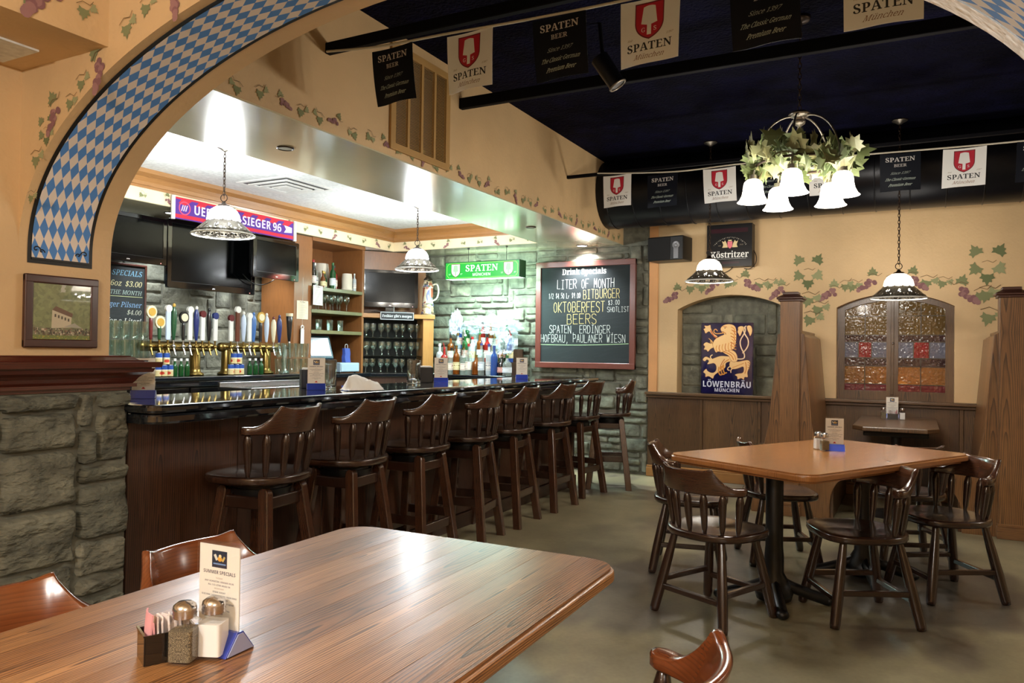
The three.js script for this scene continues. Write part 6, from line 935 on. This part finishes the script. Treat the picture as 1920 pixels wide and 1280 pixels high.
{ const g = thing('glass_mug', 'empty straight glass on the bar right of a tent card', 'glass', [-3.25, 1.0705, -3.70]); obj('glass_body', lathe([[0, 0], [0.040, 0], [0.041, 0.004], [0.044, 0.175], [0.041, 0.175], [0.037, 0.014], [0, 0.014]], 24), M.glassSolid, g);
  const m = thing('glass_mug', 'heavy dimpled beer mug with handle on the bar by the black caddy', 'mug', [-3.26, 1.0705, -4.62], 2.6); obj('glass_body', lathe([[0, 0], [0.05, 0], [0.052, 0.006], [0.048, 0.06], [0.05, 0.17], [0.047, 0.17], [0.043, 0.02], [0, 0.018]], 24), M.glassSolid, m); obj('handle', tube([V(0.045, 0.145, 0), V(0.085, 0.15, 0), V(0.095, 0.1, 0), V(0.085, 0.04, 0), V(0.045, 0.035, 0)], 0.009, 20, 8), M.glassSolid, m);
  const cad = (label, p, a) => { const c = thing('napkin_caddy', label, 'caddy', p, a); obj('caddy_box', merge([crb(-0.06, 0.06, 0, 0.012, -0.05, 0.05, 0.003), crb(-0.06, -0.054, 0.004, 0.115, -0.05, 0.05, 0.002), crb(0.054, 0.06, 0.004, 0.115, -0.05, 0.05, 0.002), crb(-0.06, 0.06, 0.004, 0.115, -0.05, -0.044, 0.002), crb(-0.06, 0.06, 0.004, 0.115, 0.044, 0.05, 0.002)]), M.black, c); obj('napkins', crb(-0.05, 0.05, 0.01, 0.125, -0.015, 0.035, 0.004), M.white, c); };
  cad('black napkin caddy on the bar behind the second tent card', [-3.30, 1.0705, -3.585], 0.9); cad('tall black caddy on the bar between the mug and a tent card', [-3.29, 1.0705, -4.80], 0.7);
  const gg = new THREE.PlaneGeometry(0.24, 0.14, 44, 26), P = gg.attributes.position; for (let i = 0; i < P.count; i++) { const u = P.getX(i) / 0.12, v = P.getY(i) / 0.07, tap = 1 - 0.55 * sm(0.1, 1, u); const h = (0.085 * (1 - 0.6 * sm(-0.5, 1, u))) * Math.pow(Math.max(0, 1 - v * v), 0.8) * sm(1.0, 0.7, Math.abs(u)) + 0.022 * (fbm(u * 3 + 4, v * 2.5 + 7, 3) - 0.4) * sm(1, 0.8, Math.abs(v)); P.setXYZ(i, P.getX(i) + 0.008 * Math.sin(v * 5), Math.max(0.003, h + 0.004), -P.getY(i) * tap * 1.0 + 0.01 * Math.sin(u * 4)); } gg.computeVertexNormals();
  const cl = obj('white_cloth', gg, std({ color: '#f2f2f0', roughness: 0.9, side: THREE.DoubleSide })); cl.position.set(-2.90, 1.0705, -3.60); cl.rotation.y = 0.95; tag(cl, 'crumpled white cloth lying on the bar edge behind the stools', 'cloth'); }
// ------------------------------------------------------------------ condiments on the tables
const saltM = std({ color: '#e4e4e2', roughness: 0.9 }), pepM = std({ map: dataTex(128, 128, (u, v) => { const q = noise(u * 70, v * 70); return q > 0.62 ? [150, 138, 110] : q > 0.35 ? [92, 80, 58] : [38, 32, 24]; }, true, 0.035, 0.035), roughness: 0.95 });
const shakerGlass = phy({ color: '#ffffff', transmission: 1, roughness: 0.02, thickness: 0, ior: 1.45 });
function shaker(kind, label, pos, turn) {
  if (proto[kind]) return dup(proto[kind], label, pos, turn);
  const t = proto[kind] = thing(kind + '_shaker', label, 'shaker', pos, turn), sq = (w, r) => rrect(w, w, r), lay = (w, y0, y1, r = 0.008) => extrude(sq(w, r), y1 - y0, 0, 6).rotateX(-Math.PI / 2).translate(0, y0, 0);
  obj('glass_jar', merge([lay(0.046, 0.001, 0.066), new THREE.CylinderGeometry(0.016, 0.0315, 0.014, 4, 1, true).rotateY(Math.PI / 4).translate(0, 0.073, 0), cyl(0.0165, 0.0165, 0.01, 0, 0.083, 0, 20)]), shakerGlass, t);
  obj(kind, boxUV(merge([lay(0.041, 0.006, kind === 'salt' ? 0.062 : 0.058, 0.006)])), kind === 'salt' ? saltM : pepM, t);
  obj('steel_lid', lathe([[0.0195, 0.078], [0.0205, 0.08], [0.0195, 0.083], [0.0208, 0.085], [0.0195, 0.088], [0.0205, 0.092], [0.019, 0.099], [0.012, 0.1045], [0, 0.106]], 28), M.steel, t); return t;
}
const paperW = std({ color: '#e2d8d6', roughness: 0.8 }), paperP = std({ color: '#d89aa0', roughness: 0.8 });
function sugar(label, pos, turn) {
  if (proto.sugar) return dup(proto.sugar, label, pos, turn);
  const t = proto.sugar = thing('sugar_caddy', label, 'sugar caddy', pos, turn); obj('black_box', merge([crb(-0.028, 0.028, 0, 0.004, -0.042, 0.042, 0.0015), crb(-0.0285, -0.0255, 0, 0.052, -0.042, 0.042, 0.001), crb(0.0255, 0.0285, 0, 0.052, -0.042, 0.042, 0.001), crb(-0.0285, 0.0285, 0, 0.052, -0.0425, -0.0395, 0.001), crb(-0.0285, 0.0285, 0, 0.052, 0.0395, 0.0425, 0.001), bx(0.063, 0.003, 0.004, 0, 0.052, 0.042), bx(0.063, 0.003, 0.004, 0, 0.052, -0.042)]), M.blackGloss, t);
  const r = rng(5); for (let k = 0; k < 9; k++) { const g = new THREE.BoxGeometry(0.042, 0.062, 0.003, 4, 4, 1), P = g.attributes.position; for (let i = 0; i < P.count; i++) P.setZ(i, P.getZ(i) + 0.0028 * Math.sin(P.getX(i) * 120 + k) + 0.02 * (P.getY(i) > 0.01 ? P.getY(i) - 0.01 : 0) * (k % 2 ? 1 : -1)); g.computeVertexNormals(); const m = obj('sugar_packet', g, k > 6 ? paperP : paperW, t); m.position.set(rr(-0.004, 0.004, r), 0.040 + rr(0, 0.014, r), -0.032 + k * 0.008); m.rotation.set(rr(-0.12, 0.12, r), 0, rr(-0.25, 0.25, r)); } return t;
}
sugar('black sugar caddy with white packets on the near table', [-1.178, 0.7605, -0.925], -0.45);
shaker('pepper', 'square pepper shaker with steel lid on the near table', [-1.132, 0.7605, -0.925], 0.42);
shaker('salt', 'square salt shaker with steel lid on the near table', [-1.108, 0.7605, -0.967], 0.4);
shaker('salt', 'salt shaker on the far oak table beside its tent card', [-0.515, 0.7605, -4.84], 0.5);
shaker('pepper', 'pepper shaker on the far oak table beside its tent card', [-0.475, 0.7605, -4.79], 0.5);
shaker('pepper', 'pepper shaker on the small booth table', [-0.265, 0.7605, -7.55], 0.1); shaker('salt', 'salt shaker on the small booth table', [-0.115, 0.7605, -7.53], 0.1);
sugar('black sugar caddy with pink packets on the small booth table', [-0.19, 0.7605, -7.55], 1.57);

renderer.render(scene, camera);
